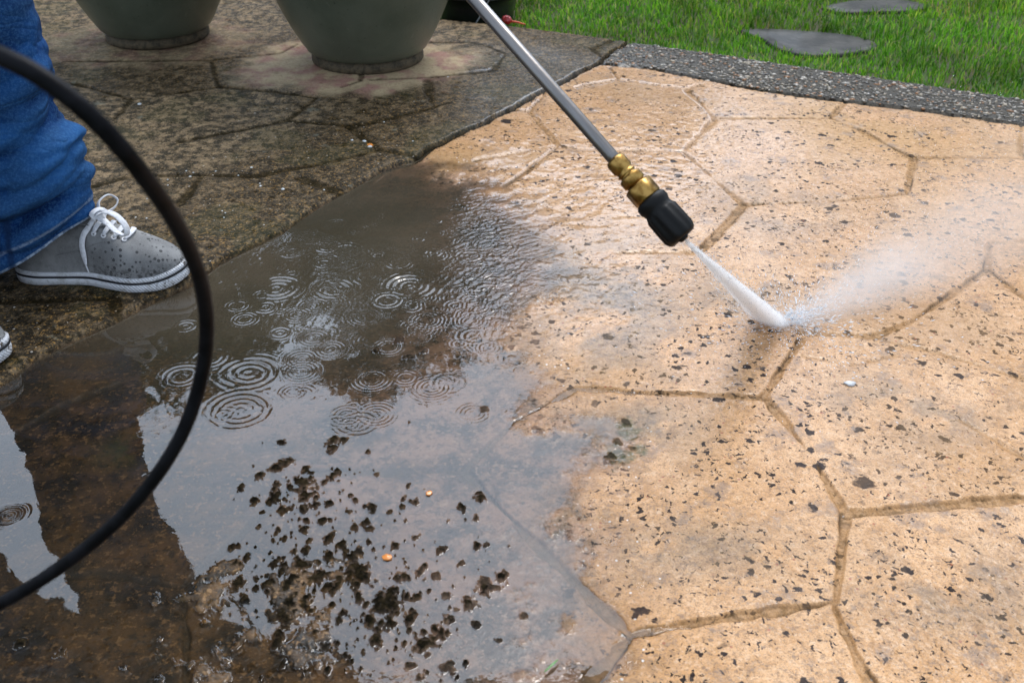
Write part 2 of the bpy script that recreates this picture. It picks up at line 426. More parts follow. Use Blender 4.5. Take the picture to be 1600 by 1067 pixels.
BUMPS = [(978,662,9,.8),(966,690,11,.8),(985,700,9,.8),(955,715,12,.9),(972,725,8,.8),(648,840,8,.9),(690,860,9,.9),(720,880,10,.9),(610,800,7,.9),(745,975,10,.9),(780,1000,9,.9),(820,960,8,.8),(700,930,8,.9),(640,1040,10,.9),(760,850,7,.8),(590,740,6,.8),(410,800,8,.9),(470,755,20,1),(488,762,12,1),(520,690,14,1),(535,688,10,1),(440,690,10,1),(560,898,34,1),(603,945,22,1),(430,730,14,1),(478,790,9,1),(492,790,10,1),(505,812,10,1),(515,785,9,1),(450,795,8,.9),(545,800,8,.9),(578,828,8,.9),(515,700,8,1),(625,530,14,.9),(588,546,12,.9),(640,558,16,.9),(660,550,10,.8),(570,605,8,.8),(755,640,10,.8),(655,895,14,.9),(700,815,9,.9),(758,915,22,.9),(730,945,20,.9),(690,990,14,1),(640,985,12,1),(660,1010,18,1),(500,900,16,1),(470,880,14,1),(458,900,12,1),(590,985,10,1),(630,900,9,1),(560,860,12,.9),(535,960,12,1),(680,900,10,.8),(30,1005,12,1),(95,1020,10,1),(985,545,8,.5),(375,1000,14,.7),(430,960,18,.8),(700,1040,16,.8)]
def surf(x, y):
    """height of the paving and its masks"""
    sL = poly_signed(x, y, JLg)            # + = washed side (right of the long joint)
    sE = poly_signed(x, y, EDGEg)          # + = towards the camera (patio side)
    sK = poly_signed(x, y, KERBg)
    sP = poly_signed(x, y, PUD)            # + = inside the puddle
    sP = sP + (fbm(x, y, 8, 6, 303, .66) - .5) * .13
    wob = (fbm(x, y, 9, 5, 3) - .5)
    jw = (fbm(x, y, 40, 3, 21) - .5) * .008 + (fbm(x, y, 11, 2, 22) - .5) * .012
    edge = np.zeros_like(x); wvar = (.55 + .9 * fbm(x, y, 5, 2, 23)) * np.where(sL < 0, 1.7, 1.0)
    left = sstep(-.002, .003, -(sL + jw))
    g = np.zeros_like(x)
    for A, B, wt in segs:
        m_ = (x > min(A[0], B[0]) - .03) & (x < max(A[0], B[0]) + .03) & (y > min(A[1], B[1]) - .03) & (y < max(A[1], B[1]) + .03)
        if not m_.any(): continue
        d, t = seg_dist(x[m_], y[m_], A, B)
        d = d + jw[m_] * .9
        wd = (.0042 if wt > .5 else .0020) * wvar[m_]
        cr = (B[0] - A[0]) * (y[m_] - A[1]) - (B[1] - A[1]) * (x[m_] - A[0])
        sd = np.where((fbm(x[m_], y[m_], 6, 1, 24) > .5), 1, -1) * np.sign(cr)
        edge[m_] = np.maximum(edge[m_], np.exp(-((d - wd * 1.05) / .0016) ** 2) * (sd > 0) * wt)  # thin dark line on one side of the joint: its edge shadow, painted
        g[m_] = np.maximum(g[m_], (1 - sstep(wd * .55, wd * 1.5, d)) * (1 if wt > .5 else .6))
    gm = g * (.75 + .5 * fbm(x, y, 12, 3, 5)); gm = np.clip(gm, 0, 1)
    edge = edge * sstep(.38, .55, fbm(x, y, 16, 3, 25))
    crack = (1 - sstep(.003, .0075, np.abs(sL + jw) - .0025 * vn(x, y, 30, 8)))
    crackK = (1 - sstep(.003, .007, np.abs(sK + jw))) * sstep(.02, -.02, np.abs(x) * 0 + (-1)) 
    ux, vx = proj(x, np.maximum(y, .2))
    crack_far = sstep(1.95, 2.25, y)
    # slopes: puddle floor, rising to the right
    base = .0004 - np.clip(sP, -.4, .30) * .020 + (fbm(x, y, 3.2, 4, 31) - .5) * .0045 * sstep(-.15, .1, sP) + wob * .0035
    base = np.where(sP < 0, np.clip(base, -.002, .0035) + np.clip(-sP, 0, .15) * .012, base)
    basin = np.exp(-(((x + .38) / .42) ** 2 + ((y - 1.62) / .36) ** 2))
    base = base - .010 * basin * sstep(-.02, .10, sP)
    # shallow shelf at the near left
    shelf = sstep(1.30, 1.05, y + .35 * (x + .35)) * sstep(.0, .12, sP)
    base = base * (1 - shelf) + shelf * (-.0030 + (fbm(x, y, 7, 5, 44) - .5) * .0042)
    rough = (fbm(x, y, 60, 4, 12, .6) - .5) * .0016 + (fbm(x, y, 200, 2, 14) - .5) * .0007
    lev = .0075 + (fbm(x, y, 2.5, 4, 77) - .5) * .006 + (fbm(x, y, 14, 3, 78) - .5) * .0022
    rim = np.exp(-((sP - .05) / .10) ** 2) * (1 - left)
    base = base + rim * (fbm(x, y, 19, 6, 58, .65) - .49) * .009
    film2 = np.exp(-(((x - .04) / .17) ** 2 + ((y - 1.95) / .34) ** 2)) * (1 - left)
    base = base - .0022 * film2 * sstep(.42, .6, fbm(x, y, 8, 5, 55) + .25 * film2)
    z = base * (1 - left) + left * lev + rough
    z = z - .0036 * gm * (1 - .35 * left) - .003 * edge
    kerb = sstep(-.003, .003, -(sK + jw)) * (1 - left)
    z = z + kerb * .002
    z = z - crack * (.006 + .012 * crack_far)
    z = z - crackK * .010 * (1 - left)
    # knobs of scum and grit breaking the water
    bm = np.zeros_like(x)
    for (u, v, r, s) in BUMPS:
        cx, cy = G(u, v); d_ = (CAM_H / (SP + (v - 533.5) / FPX * CP)); rr = r / FPX * d_ * .8
        m_ = (np.abs(x - cx) < rr * 2.2) & (np.abs(y - cy) < rr * 2.6)
        if not m_.any(): continue
        dd = np.hypot(x[m_] - cx, (y[m_] - cy) * .85) / rr
        dd = dd + (fbm(x[m_], y[m_], 90, 3, u, .7) - .5) * 2.4
        bm[m_] = np.maximum(bm[m_], sstep(1.15, .35, dd) * s)
    for q in range(520):
        rs = random.Random(q * 31 + 5)
        cu, cv_, sg_ = rs.choice([(470, 765, 38), (500, 800, 60), (560, 905, 45), (605, 955, 40), (490, 930, 60), (650, 880, 75), (560, 830, 90), (480, 990, 60), (680, 1010, 60), (430, 880, 40)])
        u = rs.gauss(cu, sg_); v = rs.gauss(cv_, sg_ * .8)
        if u > 800 - (v - 900) * .2 or u < 360 or v < 640: continue
        cx, cy = G(u, v); rr = .0011 + .0070 * rs.random() ** 4.2
        m_ = (np.abs(x - cx) < .015) & (np.abs(y - cy) < .015)
        if not m_.any(): continue
        dd = np.hypot(x[m_] - cx, (y[m_] - cy) * .7) / rr + (fbm(x[m_], y[m_], 200, 2, q) - .5) * 1.6
        bm[m_] = np.maximum(bm[m_], sstep(1.2, .4, dd))
    z = np.where(bm > 0, np.maximum(z, z * (1 - bm) + (.0032) * bm), z)
    nearz = np.exp(-(((x + .30) / .15) ** 2 + ((y - .80) / .15) ** 2)) * (sP > 0) * (1 - left)
    peak = sstep(.50, .62, fbm(x, y, 24, 6, 93, .62) * (.45 + .75 * nearz)) * nearz ** .25
    z = np.where(peak > 0, z * (1 - peak) + .0016 * peak, z)
    # lawn side: the slab ends
    z = z - .07 * sstep(.0, -.012, sE)
    # masks
    clean = 1 - left
    clean = clean * (1 - .42 * sstep(-.03, .28, sP + (fbm(x, y, 6, 4, 9) - .5) * .2))
    clean = np.clip(clean, 0, 1)
    under = sstep(.30, .48, sP + (fbm(x, y, 5, 4, 19) - .5) * .22) * (1 - left)
    near = np.exp(-(((x + .30) / .16) ** 2 + ((y - .80) / .16) ** 2))
    under = np.maximum(under, peak)
    under = np.maximum(under, (1 - left) * sstep(.36, .62, near * .55 + fbm(x, y, 11, 5, 92) * .55) * near ** .3 * (sP > 0))
    under = np.maximum(under, (1 - left) * sstep(.12, .28, sP) * sstep(.48, .62, fbm(x, y, 9, 5, 91)) * .8)
    pot = np.zeros_like(x)
    for i, (px, py) in enumerate(POTS):
        dd = np.hypot((x - px) * .82 + .02, y - py + .05)
        pot = np.maximum(pot, sstep(.30, .20, dd + (fbm(x, y, 12, 4, 60) - .5) * .14) * (1 if i == 0 else .35))
    mossy = left * sstep(.50, .12, -sL + (fbm(x, y, 6, 4, 66) - .5) * .35)
    mossy = np.maximum(mossy, left * sstep(.54, .66, fbm(x, y, 4.5, 5, 67)) * .7)
    mossy = mossy * (1 - pot)
    wet = .42 + .5 * (fbm(x, y, 3, 3, 70) - .5)
    film = np.exp(-(((x - .12) / .30) ** 2 + ((y - 1.95) / .45) ** 2)) + np.exp(-(((x - .22) / .22) ** 2 + ((y - 2.5) / .30) ** 2))
    film = film + .8 * np.exp(-(((x + .02) / .13) ** 2 + ((y - 2.75) / .28) ** 2))
    wet = np.clip(wet + .75 * film * (.6 + .8 * (fbm(x, y, 10, 4, 71))) - .42 * left * (1 - .3 * mossy), 0, 1)
    wet = wet * (1 - kerb * .85 * sstep(.25, .75, x))
    siltm = np.clip(np.exp(-(((x + .12) / .12) ** 2 + ((y - 2.1) / .10) ** 2)) + np.exp(-(((x - .82) / .24) ** 2 + ((y - 2.35) / .32) ** 2)) + .8 * np.exp(-(((x - 1.15) / .3) ** 2 + ((y - 2.5) / .3) ** 2)), 0, 1)
    siltm = siltm * sstep(.3, .55, fbm(x, y, 7, 4, 72)) * (1 - left)
    clean = clean * (1 - kerb); mossy = np.maximum(mossy, kerb * .55)
    A = np.stack([clean, np.clip(gm, 0, 1), pot * left, under], -1)
    B = np.stack([mossy, wet, siltm, np.clip(bm * sstep(.2, .6, bm) + crack * (.45 + .55 * crack_far) * (sP < .02) + .7 * crackK * (1 - left) * sstep(1.1, .5, x) + .95 * edge * (.55 + .5 * fbm(x, y, 30, 2, 26)), 0, 1)], -1)
    gx_, gy_ = G(950, 470); stain = np.exp(-(((x - gx_) / .13) ** 2 + ((y - gy_) / .24) ** 2))
    for (uu, vv, ra, rb) in ((1010, 660, .07, .07), (1450, 640, .16, .08), (1150, 470, .10, .10), (1500, 930, .12, .07), (1100, 860, .12, .05), (1210, 330, .12, .12)):
        gx_, gy_ = G(uu, vv); stain = np.maximum(stain, .75 * np.exp(-(((x - gx_) / ra) ** 2 + ((y - gy_) / rb) ** 2)))
    stain = stain * sstep(.34, .54, fbm(x, y, 12, 5, 610, .62))
    gx_, gy_ = G(195, 700); green = np.exp(-(((x - gx_) / .045) ** 2 + ((y - gy_) / .035) ** 2)) * sstep(.3, .55, fbm(x, y, 30, 4, 611))
    green = np.maximum(green, left * sstep(.58, .68, fbm(x, y, 7, 5, 612)) * .25)
    for (uu, vv, ra) in ((985, 672, .016), (965, 712, .020), (1000, 700, .010)):
        gx_, gy_ = G(uu, vv); green = np.maximum(green, sstep(1.2, .5, np.hypot((x - gx_) / ra, (y - gy_) / ra / 1.4) + (fbm(x, y, 45, 5, 613, .7) - .5) * 2.2))
    C = np.stack([sstep(-.09, .12, sP + (fbm(x, y, 15, 6, 505, .7) - .5) * .20) * (1 - left), kerb, stain, green], -1)
    return z, A, B, sL, sE, sP, C

# ------------------------------------------------------------------ paving
X, Y = polar(R(-40), R(40), 1000, .42, 5.2, 1000, (R(-88), R(88), 60))
nr_, na_ = X.shape
Z, AA, BB, sL, sE, sP, CC = surf(X, Y)
keep = (sE > -.05); keep = keep[:-1, :-1] | keep[1:, 1:]
patio = mesh_np('patio', np.stack([X, Y, Z], -1).reshape(-1, 3), grid_faces(nr_, na_, keep), mat_patio(), attrs={'A': AA.reshape(-1, 4), 'B': BB.reshape(-1, 4), 'C': CC.reshape(-1, 4)})
tag(patio, 'wet concrete patio with cast hexagonal joints, half washed to tan, half black with dirt', kind='structure')
print('patio z', Z.min(), Z.max())

# ------------------------------------------------------------------ the puddle
RINGS = [  # u, v, radius px (outer), strength
 (388,583,48,1.0),(472,613,20,1),(349,647,26,1),(285,588,34,.8),(438,520,17,.9),(522,452,34,1),(432,451,40,1),(640,447,48,1),(525,350,18,.8),(583,340,20,.8),
 (511,386,24,.8),(566,395,20,.6),(655,374,12,.6),(680,395,16,.8),(700,598,30,.8),(735,468,22,.9),(712,478,20,.6),(645,480,20,.5),(785,307,18,1),(548,314,12,.6),
 (560,660,34,.45),(600,315,14,.5),(540,392,30,.5),(575,432,34,.5),(790,385,22,.6),(455,395,22,.5),(290,510,22,.6),(505,412,20,.6),(740,525,30,.6),(375,640,52,.5),
 (900,452,26,.6),(590,398,12,.7),(850,302,10,.8),(882,300,8,.8),(15,805,30,.9),(8,560,16,.7),(620,410,26,.6),(770,440,20,.7),(680,345,14,.5),(525,660,20,.4),(690,560,20,.4),
 (330,560,30,.6),(415,480,24,.5),(605,470,30,.6),(760,345,20,.6),(735,400,24,.5),(820,430,20,.6),(810,560,30,.5),(640,510,24,.5),(230,745,12,.35)]
def water():
    X, Y = polar(R(-40), R(14), 1150, .55, 2.35, 1000)
    Zg, A, B, sL, sE, sP, _ = surf(X, Y)
    h = np.zeros_like(X)
    for (u, v, rp, s) in RINGS:
        cx, cy = G(u, v); d_ = CAM_H / (SP + (v - 533.5) / FPX * CP)
        Ro = rp / FPX * d_
        m_ = (np.abs(X - cx) < Ro * 2.2 + .02) & (np.abs(Y - cy) < Ro * 2.2 + .02)
        if not m_.any(): continue
        rr = np.hypot(X[m_] - cx, Y[m_] - cy)
        lam = float(np.interp(Ro, [.01, .025, .045], [.0068, .0088, .0118])) * (.92 + .16 * ((u * 7 + v) % 10) / 10)
        rr = rr + (fbm(X[m_], Y[m_], 30, 2, int(v)) - .5) * .0035
        env = np.exp(-((rr - Ro * .62) / (Ro * .36)) ** 2) + .6 * np.exp(-(rr / .006) ** 2)
        brk = .05 + 2.0 * sstep(.28, .72, fbm(X[m_], Y[m_], 32, 3, int(u)))
        h[m_] += .036 * lam * (1 + .5 * (v < 480)) * max(s, .6) * env * brk * np.cos(2 * math.pi * (rr - Ro) / lam)
    rs = random.Random(5)
    for q in range(170):
        u = rs.gauss(640, 150); v = rs.gauss(440, 90)
        if not (200 < u < 980): continue
        cx, cy = G(u, v); Ro = rs.uniform(.006, .032)
        m_ = (np.abs(X - cx) < .06) & (np.abs(Y - cy) < .06)
        rr = np.hypot(X[m_] - cx, Y[m_] - cy)
        h[m_] += .00025 * rs.uniform(.4, 1.2) * np.exp(-((rr - Ro * .7) / (Ro * .4)) ** 2) * np.cos(2 * math.pi * (rr - Ro) / .0066)
    UU, VV = proj(X, Y)
    # long slow waves shoved out by the jet
    cx, cy = G(1100, 560)
    rr = np.hypot(X - cx, Y - cy) + .02 * fbm(X, Y, 8, 3, 4)
    agit = .95 * np.exp(-(((UU - 785 - .25 * (VV - 420)) / 75) ** 2 + ((VV - 430) / 140) ** 2)) + .9 * np.exp(-(((UU - 985) / 40) ** 2 + ((VV - 700) / 70) ** 2)) + .30 * np.exp(-(((UU - 560) / 170) ** 2 + ((VV - 470) / 100) ** 2))
    agit = np.clip(agit, 0, 1.1)
    h += agit * .00022 * np.cos(2 * math.pi * rr / .014 + 6 * fbm(X, Y, 14, 3, 6)) * sstep(.3, .6, fbm(X, Y, 9, 2, 7))
    h += agit * (fbm(X, Y, 60, 2, 40) - .5) * .0011
    h += (fbm(X, Y, 18, 2, 41) - .5) * .0004
    zw = h
    dep = zw - Zg
    # menisci: the film climbs a little where stone breaks through
    zw = zw + .0009 * np.exp(-np.maximum(dep, 0) / .0008) * (dep > -.0015)
    murk = 1 - np.exp(-np.maximum(dep - .0006, 0) / .0080)
    murk = murk * (.30 + .70 * sstep(1.15, 1.45, Y)) + .08 * sstep(.0, .004, dep)
    murk = murk * (.25 + .75 * sstep(.02, -.28, X + .25 * (Y - 1.5) * -1))
    W = np.stack([np.clip(murk, 0, .93), np.clip(agit, 0, 1), sstep(-.0003, .0016, dep) * (.35 + .65 * sstep(-.06, .10, sP)), h * 0], -1)
    ok = (dep > -.0005) & (sL > .0005) & (sP > -.34)
    ok = ok[:-1, :-1] & ok[1:, 1:] & ok[1:, :-1] & ok[:-1, 1:]
    F = grid_faces(*X.shape, ok)
    used = np.unique(F); remap = np.full(X.size, -1); remap[used] = np.arange(len(used))
    V = np.stack([X, Y, zw], -1).reshape(-1, 3)[used]
    o = mesh_np('puddle_water', V, remap[F], mat_water(), attrs={'W': W.reshape(-1, 4)[used]})
    tag(o, 'shallow murky puddle with raindrop rings lying along the long joint', kind='structure')
water()

# ------------------------------------------------------------------ exposed-aggregate edging: pebbles set in the far border strip
def pebbles(name, n, region, cols, rmin, rmax, label):
    ico = bmesh.new(); bmesh.ops.create_icosphere(ico, subdivisions=1, radius=1)
    bv = np.array([v.co[:] for v in ico.verts]); bf = np.array([[v.index for v in f.verts] for f in ico.faces]); ico.free()
    P = region(n); n = len(P)
    s = RNG.uniform(rmin, rmax, n) * (RNG.random(n) ** .6 + .4)
    V = np.zeros((n, len(bv), 3)); C = np.zeros((n, len(bv), 4))
    a = RNG.random(n) * 6.283; ca, sa = np.cos(a), np.sin(a)
    ax = RNG.uniform(.6, 1.5, n); ay = RNG.uniform(.5, 1.0, n); az = RNG.uniform(.35, .6, n)
    bx = bv[None, :, 0] * ax[:, None]; by = bv[None, :, 1] * ay[:, None]; bz = bv[None, :, 2] * az[:, None]
    jit = 1 + RNG.uniform(-.16, .16, (n, len(bv)))
    V[..., 0] = P[:, 0, None] + s[:, None] * (bx * ca[:, None] - by * sa[:, None]) * jit
    V[..., 1] = P[:, 1, None] + s[:, None] * (bx * sa[:, None] + by * ca[:, None]) * jit
    V[..., 2] = P[:, 2, None] + s[:, None] * bz * jit
    c = np.asarray(cols)[RNG.integers(0, len(cols), n)] * RNG.uniform(.6, 1.15, (n, 1))
    C[..., :3] = c[:, None, :]; C[..., 3] = 1
    F = (bf[None] + (np.arange(n) * len(bv))[:, None, None]).reshape(-1, 3)
    m = NT('pebble'); nd = m.n('ShaderNodeAttribute', attribute_name='C')
    m.p(Base_Color=nd.outputs['Color'], Roughness=.4, Coat_Weight=.22, Coat_Roughness=.1)
    o = mesh_np(name, V.reshape(-1, 3), F, m.m, attrs={'C': C.reshape(-1, 4)})
    return tag(o, label, kind='stuff')
def reg_kerb(n):
    out = []
    t = RNG.random(n * 3); x = -.1 + RNG.random(n * 3) * 3.4; y = 1.2 + RNG.random(n * 3) * 2.6
    sK = poly_signed(x, y, KERBg); sE_ = poly_signed(x, y, EDGEg); sLL = poly_signed(x, y, JLg)
    ok = (sK < -.006) & (sE_ > .004) & (sLL > .006)
    x, y = x[ok], y[ok]
    z = surf(x, y)[0]
    return np.stack([x, y, z + .0002], 1)[:n]
pebbles('edging_gravel', 30000, reg_kerb, [(.26, .21, .15), (.14, .115, .08), (.40, .32, .22), (.34, .16, .06), (.08, .065, .045), (.50, .44, .36), (.10, .08, .05), (.06, .05, .035), (.05, .04, .03)], .0022, .0062,
        'small grey and rust pebbles bedded in the dark concrete edging by the lawn')
def reg_grit(n):
    x = RNG.uniform(-1.6, -.2, n); y = RNG.uniform(1.1, 2.5, n)
    sLL = poly_signed(x, y, JLg); ok = (sLL < -.004) & (sLL > -.5); x, y = x[ok], y[ok]
    return np.stack([x, y, surf(x, y)[0]], 1)
pebbles('loose_grit', 2600, reg_grit, [(.32, .24, .15), (.20, .13, .06), (.5, .45, .38), (.10, .07, .04)], .0008, .0021, 'fine wet grit scattered over the unwashed slab')

# ------------------------------------------------------------------ lawn: soil sheet, grass blades, stepping stones
mg = NT('lawn_soil')
mg.p(Base_Color=mg.mix(mg.step(mg.noise(6, 6), .4, .6), (.045, .085, .012), (.06, .05, .02)), Roughness=.9)
LZ = -.035
lawn = mesh_np('lawn_ground', [(-60, -60, LZ), (60, -60, LZ), (60, 60, LZ), (-60, 60, LZ)], np.array([[0, 1, 2, 3]]), mg.m, smooth=False)
tag(lawn, 'green lawn ground stretching beyond the patio', kind='structure')
def stone_out(pts): 
    g = [G(u, v, LZ + .02) for u, v in pts]; return g
ST = [stone_out([(1152,42),(1200,40),(1262,44),(1330,50),(1372,62),(1366,72),(1310,80),(1250,80),(1212,68),(1190,55)]),
      stone_out([(1285,6),(1340,-4),(1420,-4),(1452,4),(1430,12),(1370,14),(1315,15)])]
ms = NT('wet_dark_stone')
ms.p(Base_Color=ms.mix(ms.step(ms.noise(14, 6, .65), .4, .6), (.020, .019, .016), (.055, .050, .042)), Roughness=.6, Specular_IOR_Level=.2, Coat_Weight=.08, Coat_Roughness=.07, Coat_IOR=1.45,
     Normal=ms.bump(ms.noise(60, 5), .5, .003), Coat_Normal=ms.bump(ms.noise(14, 2), .3, .003))
for k, g in enumerate(ST):
    c = np.mean(g, 0)
    ring = spline([(x, y, 0) for x, y in g] + [(g[0][0], g[0][1], 0)], 49)[:-1, :2]
    b = MB()
    prof = [(1.02, LZ - .02), (1.0, LZ + .003), (.985, LZ + .008), (.94, LZ + .011), (.6, LZ + .0115), (.2, LZ + .011)]
    b.loft([[(c[0] + (p[0] - c[0]) * f - 0, c[1] + (p[1] - c[1]) * f, z) for p in ring] for f, z in prof], True)
    tag(b.build('stepping_stone', ms.m), ['broad dark wet stepping stone sunk in the lawn, the nearer one', 'dark wet stepping stone in the lawn, farther one cut by the top edge'][k], 'stepping stone', 'stepping stones in the lawn')
def grass():
    n = 240000
    rr = 1.9 * (6.4 / 1.9) ** RNG.random(n); az = RNG.uniform(R(-46), R(42), n)
    x = rr * np.sin(az); y = rr * np.cos(az)
    sE_ = poly_signed(x, y, EDGEg)
    ok = sE_ < -.006 - .01 * RNG.random(n)
    x, y = x[ok], y[ok]; sE_ = sE_[ok]
    for g in ST:
        c = np.mean(g, 0); ang = np.arctan2(y - c[1], x - c[0])
        ga = np.array([math.atan2(q[1] - c[1], q[0] - c[0]) for q in g]); gr = np.array([math.hypot(q[0] - c[0], q[1] - c[1]) for q in g])
        o = np.argsort(ga); lim = np.interp(ang, np.concatenate([ga[o] - 2 * math.pi, ga[o], ga[o] + 2 * math.pi]), np.tile(gr[o], 3))
        ok = np.hypot(x - c[0], y - c[1]) > lim * (.80 + .30 * fbm(x, y, 14, 3, 88)) - .004
        x, y, sE_ = x[ok], y[ok], sE_[ok]
    n = len(x)
    tuft = fbm(x, y, 7, 3, 80)
    h = RNG.uniform(.012, .034, n) * (.55 + .9 * tuft)
    h *= .75 + .5 * sstep(-.05, -.5, sE_)
    wd = RNG.uniform(.0009, .0021, n) * (1 + .25 * np.maximum(y - 3, 0))
    a = RNG.random(n) * 6.283; lean = RNG.uniform(.1, 1.0, n) * h
    wdir = np.stack([-np.sin(a + 1.2 * RNG.standard_normal(n)), np.cos(a)], 1); wdir /= np.linalg.norm(wdir, axis=1)[:, None] + 1e-6
    dx, dy = np.cos(a), np.sin(a)
    V = np.zeros((n, 5, 3))
    for k, (f, l, wf) in enumerate(((0, 0, 1), (0, 0, -1), (.55, .3, .85), (.55, .3, -.85), (1, 1, 0))):
        V[:, k, 0] = x + dx * lean * l + wdir[:, 0] * wd * wf
        V[:, k, 1] = y + dy * lean * l + wdir[:, 1] * wd * wf
        V[:, k, 2] = LZ + h * (f if k < 4 else 1 - .25 * lean / h) 
    b = np.arange(n)[:, None] * 5
    Q = b + np.array([[0, 1, 3, 2]]); T = b + np.array([[2, 3, 4]])
    pal = np.array([(.11, .34, .015), (.19, .48, .025), (.05, .21, .008), (.33, .52, .06), (.42, .42, .14)])
    w_ = RNG.choice(5, n, p=[.34, .27, .20, .13, .06])
    c = pal[w_] * (RNG.uniform(.55, 1.35, (n, 1)) * (.05 + 1.6 * fbm(x, y, 5, 4, 85, .6))[:, None]) * (np.array([[1.25, 1, 1]]) ** (2 * fbm(x, y, 2.5, 3, 86) - .6)[:, None])
    C = np.ones((n, 5, 4)); C[..., :3] = c[:, None, :]
    m = NT('grass_blade'); nd = m.n('ShaderNodeAttribute', attribute_name='C')
    m.p(Base_Color=nd.outputs['Color'], Roughness=.55, Specular_IOR_Level=.25)
    tl = m.n('ShaderNodeBsdfTranslucent'); m.t.links.new(nd.outputs['Color'], tl.inputs[0])
    mx = m.n('ShaderNodeMixShader'); mx.inputs[0].default_value = .42
    m.t.links.new(m.b.outputs[0], mx.inputs[1]); m.t.links.new(tl.outputs[0], mx.inputs[2]); m.t.links.new(mx.outputs[0], m.o.inputs['Surface'])
    o = mesh_np('lawn_grass', V.reshape(-1, 3), [Q, T], m.m, attrs={'C': C.reshape(-1, 4)}, smooth=False)
    tag(o, 'bright green rain-wet grass of the lawn', kind='stuff')
grass()

# ------------------------------------------------------------------ planters
mgz = NT('green_glaze')
gcol = mgz.mix(mgz.step(mgz.noise(9, 5), .35, .65), (.074, .090, .062), (.098, .114, .082))
gcol = mgz.mix(mgz.mul(mgz.step(mgz.noise(90, 3, .6), .66, .70), .7), gcol, (.02, .02, .015))
gcol = mgz.mix(mgz.mul(mgz.step(mgz.noise(60, 3, .6, co=mgz.scalexyz((1, 1, .3))), .67, .72), .35), gcol, (.2, .2, .16))
mgz.p(Base_Color=gcol, Roughness=.42, Coat_Weight=.25, Coat_Roughness=.12, Normal=mgz.bump(mgz.noise(140, 4), .35, .0015))
mft = NT('bare_clay')
mft.p(Base_Color=mft.mix(mft.step(mft.noise(45, 6, .7), .35, .6), (.030, .024, .012), (.10, .075, .042)), Roughness=.8, Normal=mft.bump(mft.noise(130, 5), .8, .003))
msoil = simple('potting_soil', (.03, .02, .012), .95, bump=(80, 1, .01))
mleaf = NT('leaf'); oi = mleaf.n('ShaderNodeAttribute', attribute_name='C')
mleaf.p(Base_Color=oi.outputs['Color'], Roughness=.45)
mtl = mleaf.n('ShaderNodeBsdfTranslucent'); mleaf.t.links.new(oi.outputs['Color'], mtl.inputs[0])
mmx = mleaf.n('ShaderNodeMixShader'); mmx.inputs[0].default_value = .25
mleaf.t.links.new(mleaf.b.outputs[0], mmx.inputs[1]); mleaf.t.links.new(mtl.outputs[0], mmx.inputs[2]); mleaf.t.links.new(mmx.outputs[0], mleaf.o.inputs['Surface'])
mleaf = mleaf.m
mbark = simple('bark', (.10, .075, .05), .9, bump=(40, 1, .01))
def leaves(name, centers, radii, n, size, parent, pal, flat=1.0):
    """leaf-sized faces spread through a cluster of clumps"""
    k = len(centers); pick = RNG.integers(0, k, n)
    d = RNG.standard_normal((n, 3)); d /= np.linalg.norm(d, axis=1)[:, None]
    rad = np.asarray(radii)[pick] * RNG.random(n) ** .45
    P = np.asarray(centers)[pick] + d * rad[:, None] * np.array([1, 1, flat])
    a = RNG.standard_normal((n, 3)); a /= np.linalg.norm(a, axis=1)[:, None]
    b = np.cross(a, RNG.standard_normal((n, 3))); b /= np.linalg.norm(b, axis=1)[:, None]
    s = size * RNG.uniform(.6, 1.3, n)[:, None]
    V = np.stack([P - a * s, P + b * s * .42, P + a * s, P - b * s * .42], 1)
    C = np.ones((n, 4, 4)); C[..., :3] = (np.asarray(pal)[RNG.integers(0, len(pal), n)] * RNG.uniform(.7, 1.2, (n, 1)))[:, None, :]
    return mesh_np(name, V.reshape(-1, 3), np.arange(n * 4).reshape(n, 4), mleaf, parent, attrs={'C': C.reshape(-1, 4)}, smooth=False)
PALG = [(.03, .075, .015), (.045, .10, .02), (.022, .055, .012), (.06, .10, .03)]
for i, (px, py) in enumerate(POTS):
    z0 = float(surf(np.array([px]), np.array([py]))[0][0]) + .001
    sc = 1.0 if i == 0 else .96
    pot = empty('planter', (px, py, z0)); pot.scale = (sc, sc, sc)
    b = MB()
    b.lathe([(.0, .028), (.148, .028), (.158, .031), (.168, .040), (.182, .062), (.205, .105), (.226, .150), (.248, .205), (.272, .27), (.288, .33), (.296, .37), (.300, .385), (.312, .392), (.318, .402), (.318, .425), (.310, .434), (.296, .432), (.290, .42), (.284, .36), (.27, .33)], 96)
    b.build('bowl', mgz.m, pot)
    f = MB(); f.lathe([(.10, .0), (.150, .0), (.1555, .004), (.156, .018), (.1525, .026), (.150, .034)], 96); f.build('foot', mft.m, pot)
    f = MB(); f.lathe([(.276, .345), (.2, .352), (.05, .36)], 48, close=True); f.build('soil', msoil, pot)
    tag(pot, ['large green planter bowl on a stained clay foot, the nearer and wider one at centre', 'dark green planter bowl farther left, standing behind the leg'][i], 'planter', 'green planters on the patio')
    pl = empty('shrub', (px, py, z0 + .355 * sc))
    st = MB()
    cs, rs_ = [], []
    for q in range(11):
        a = q * 2.4; l = random.uniform(.10, .34)
        top = (l * math.cos(a), l * math.sin(a), random.uniform(.25, .72))
        st.tube(spline([(0.02 * math.cos(a), .02 * math.sin(a), -.02), (top[0] * .35, top[1] * .35, top[2] * .5), top], 8), np.linspace(.008, .003, 8), 6)
        cs.append(top); rs_.append(random.uniform(.10, .17))
    st.build('stem', mbark, pl)
    leaves('foliage', cs, rs_, 5200, .021, pl, PALG)
    tag(pl, ['leafy green shrub growing in the nearer planter', 'leafy green shrub growing in the farther left planter'][i], 'shrub', 'shrubs in the planters')

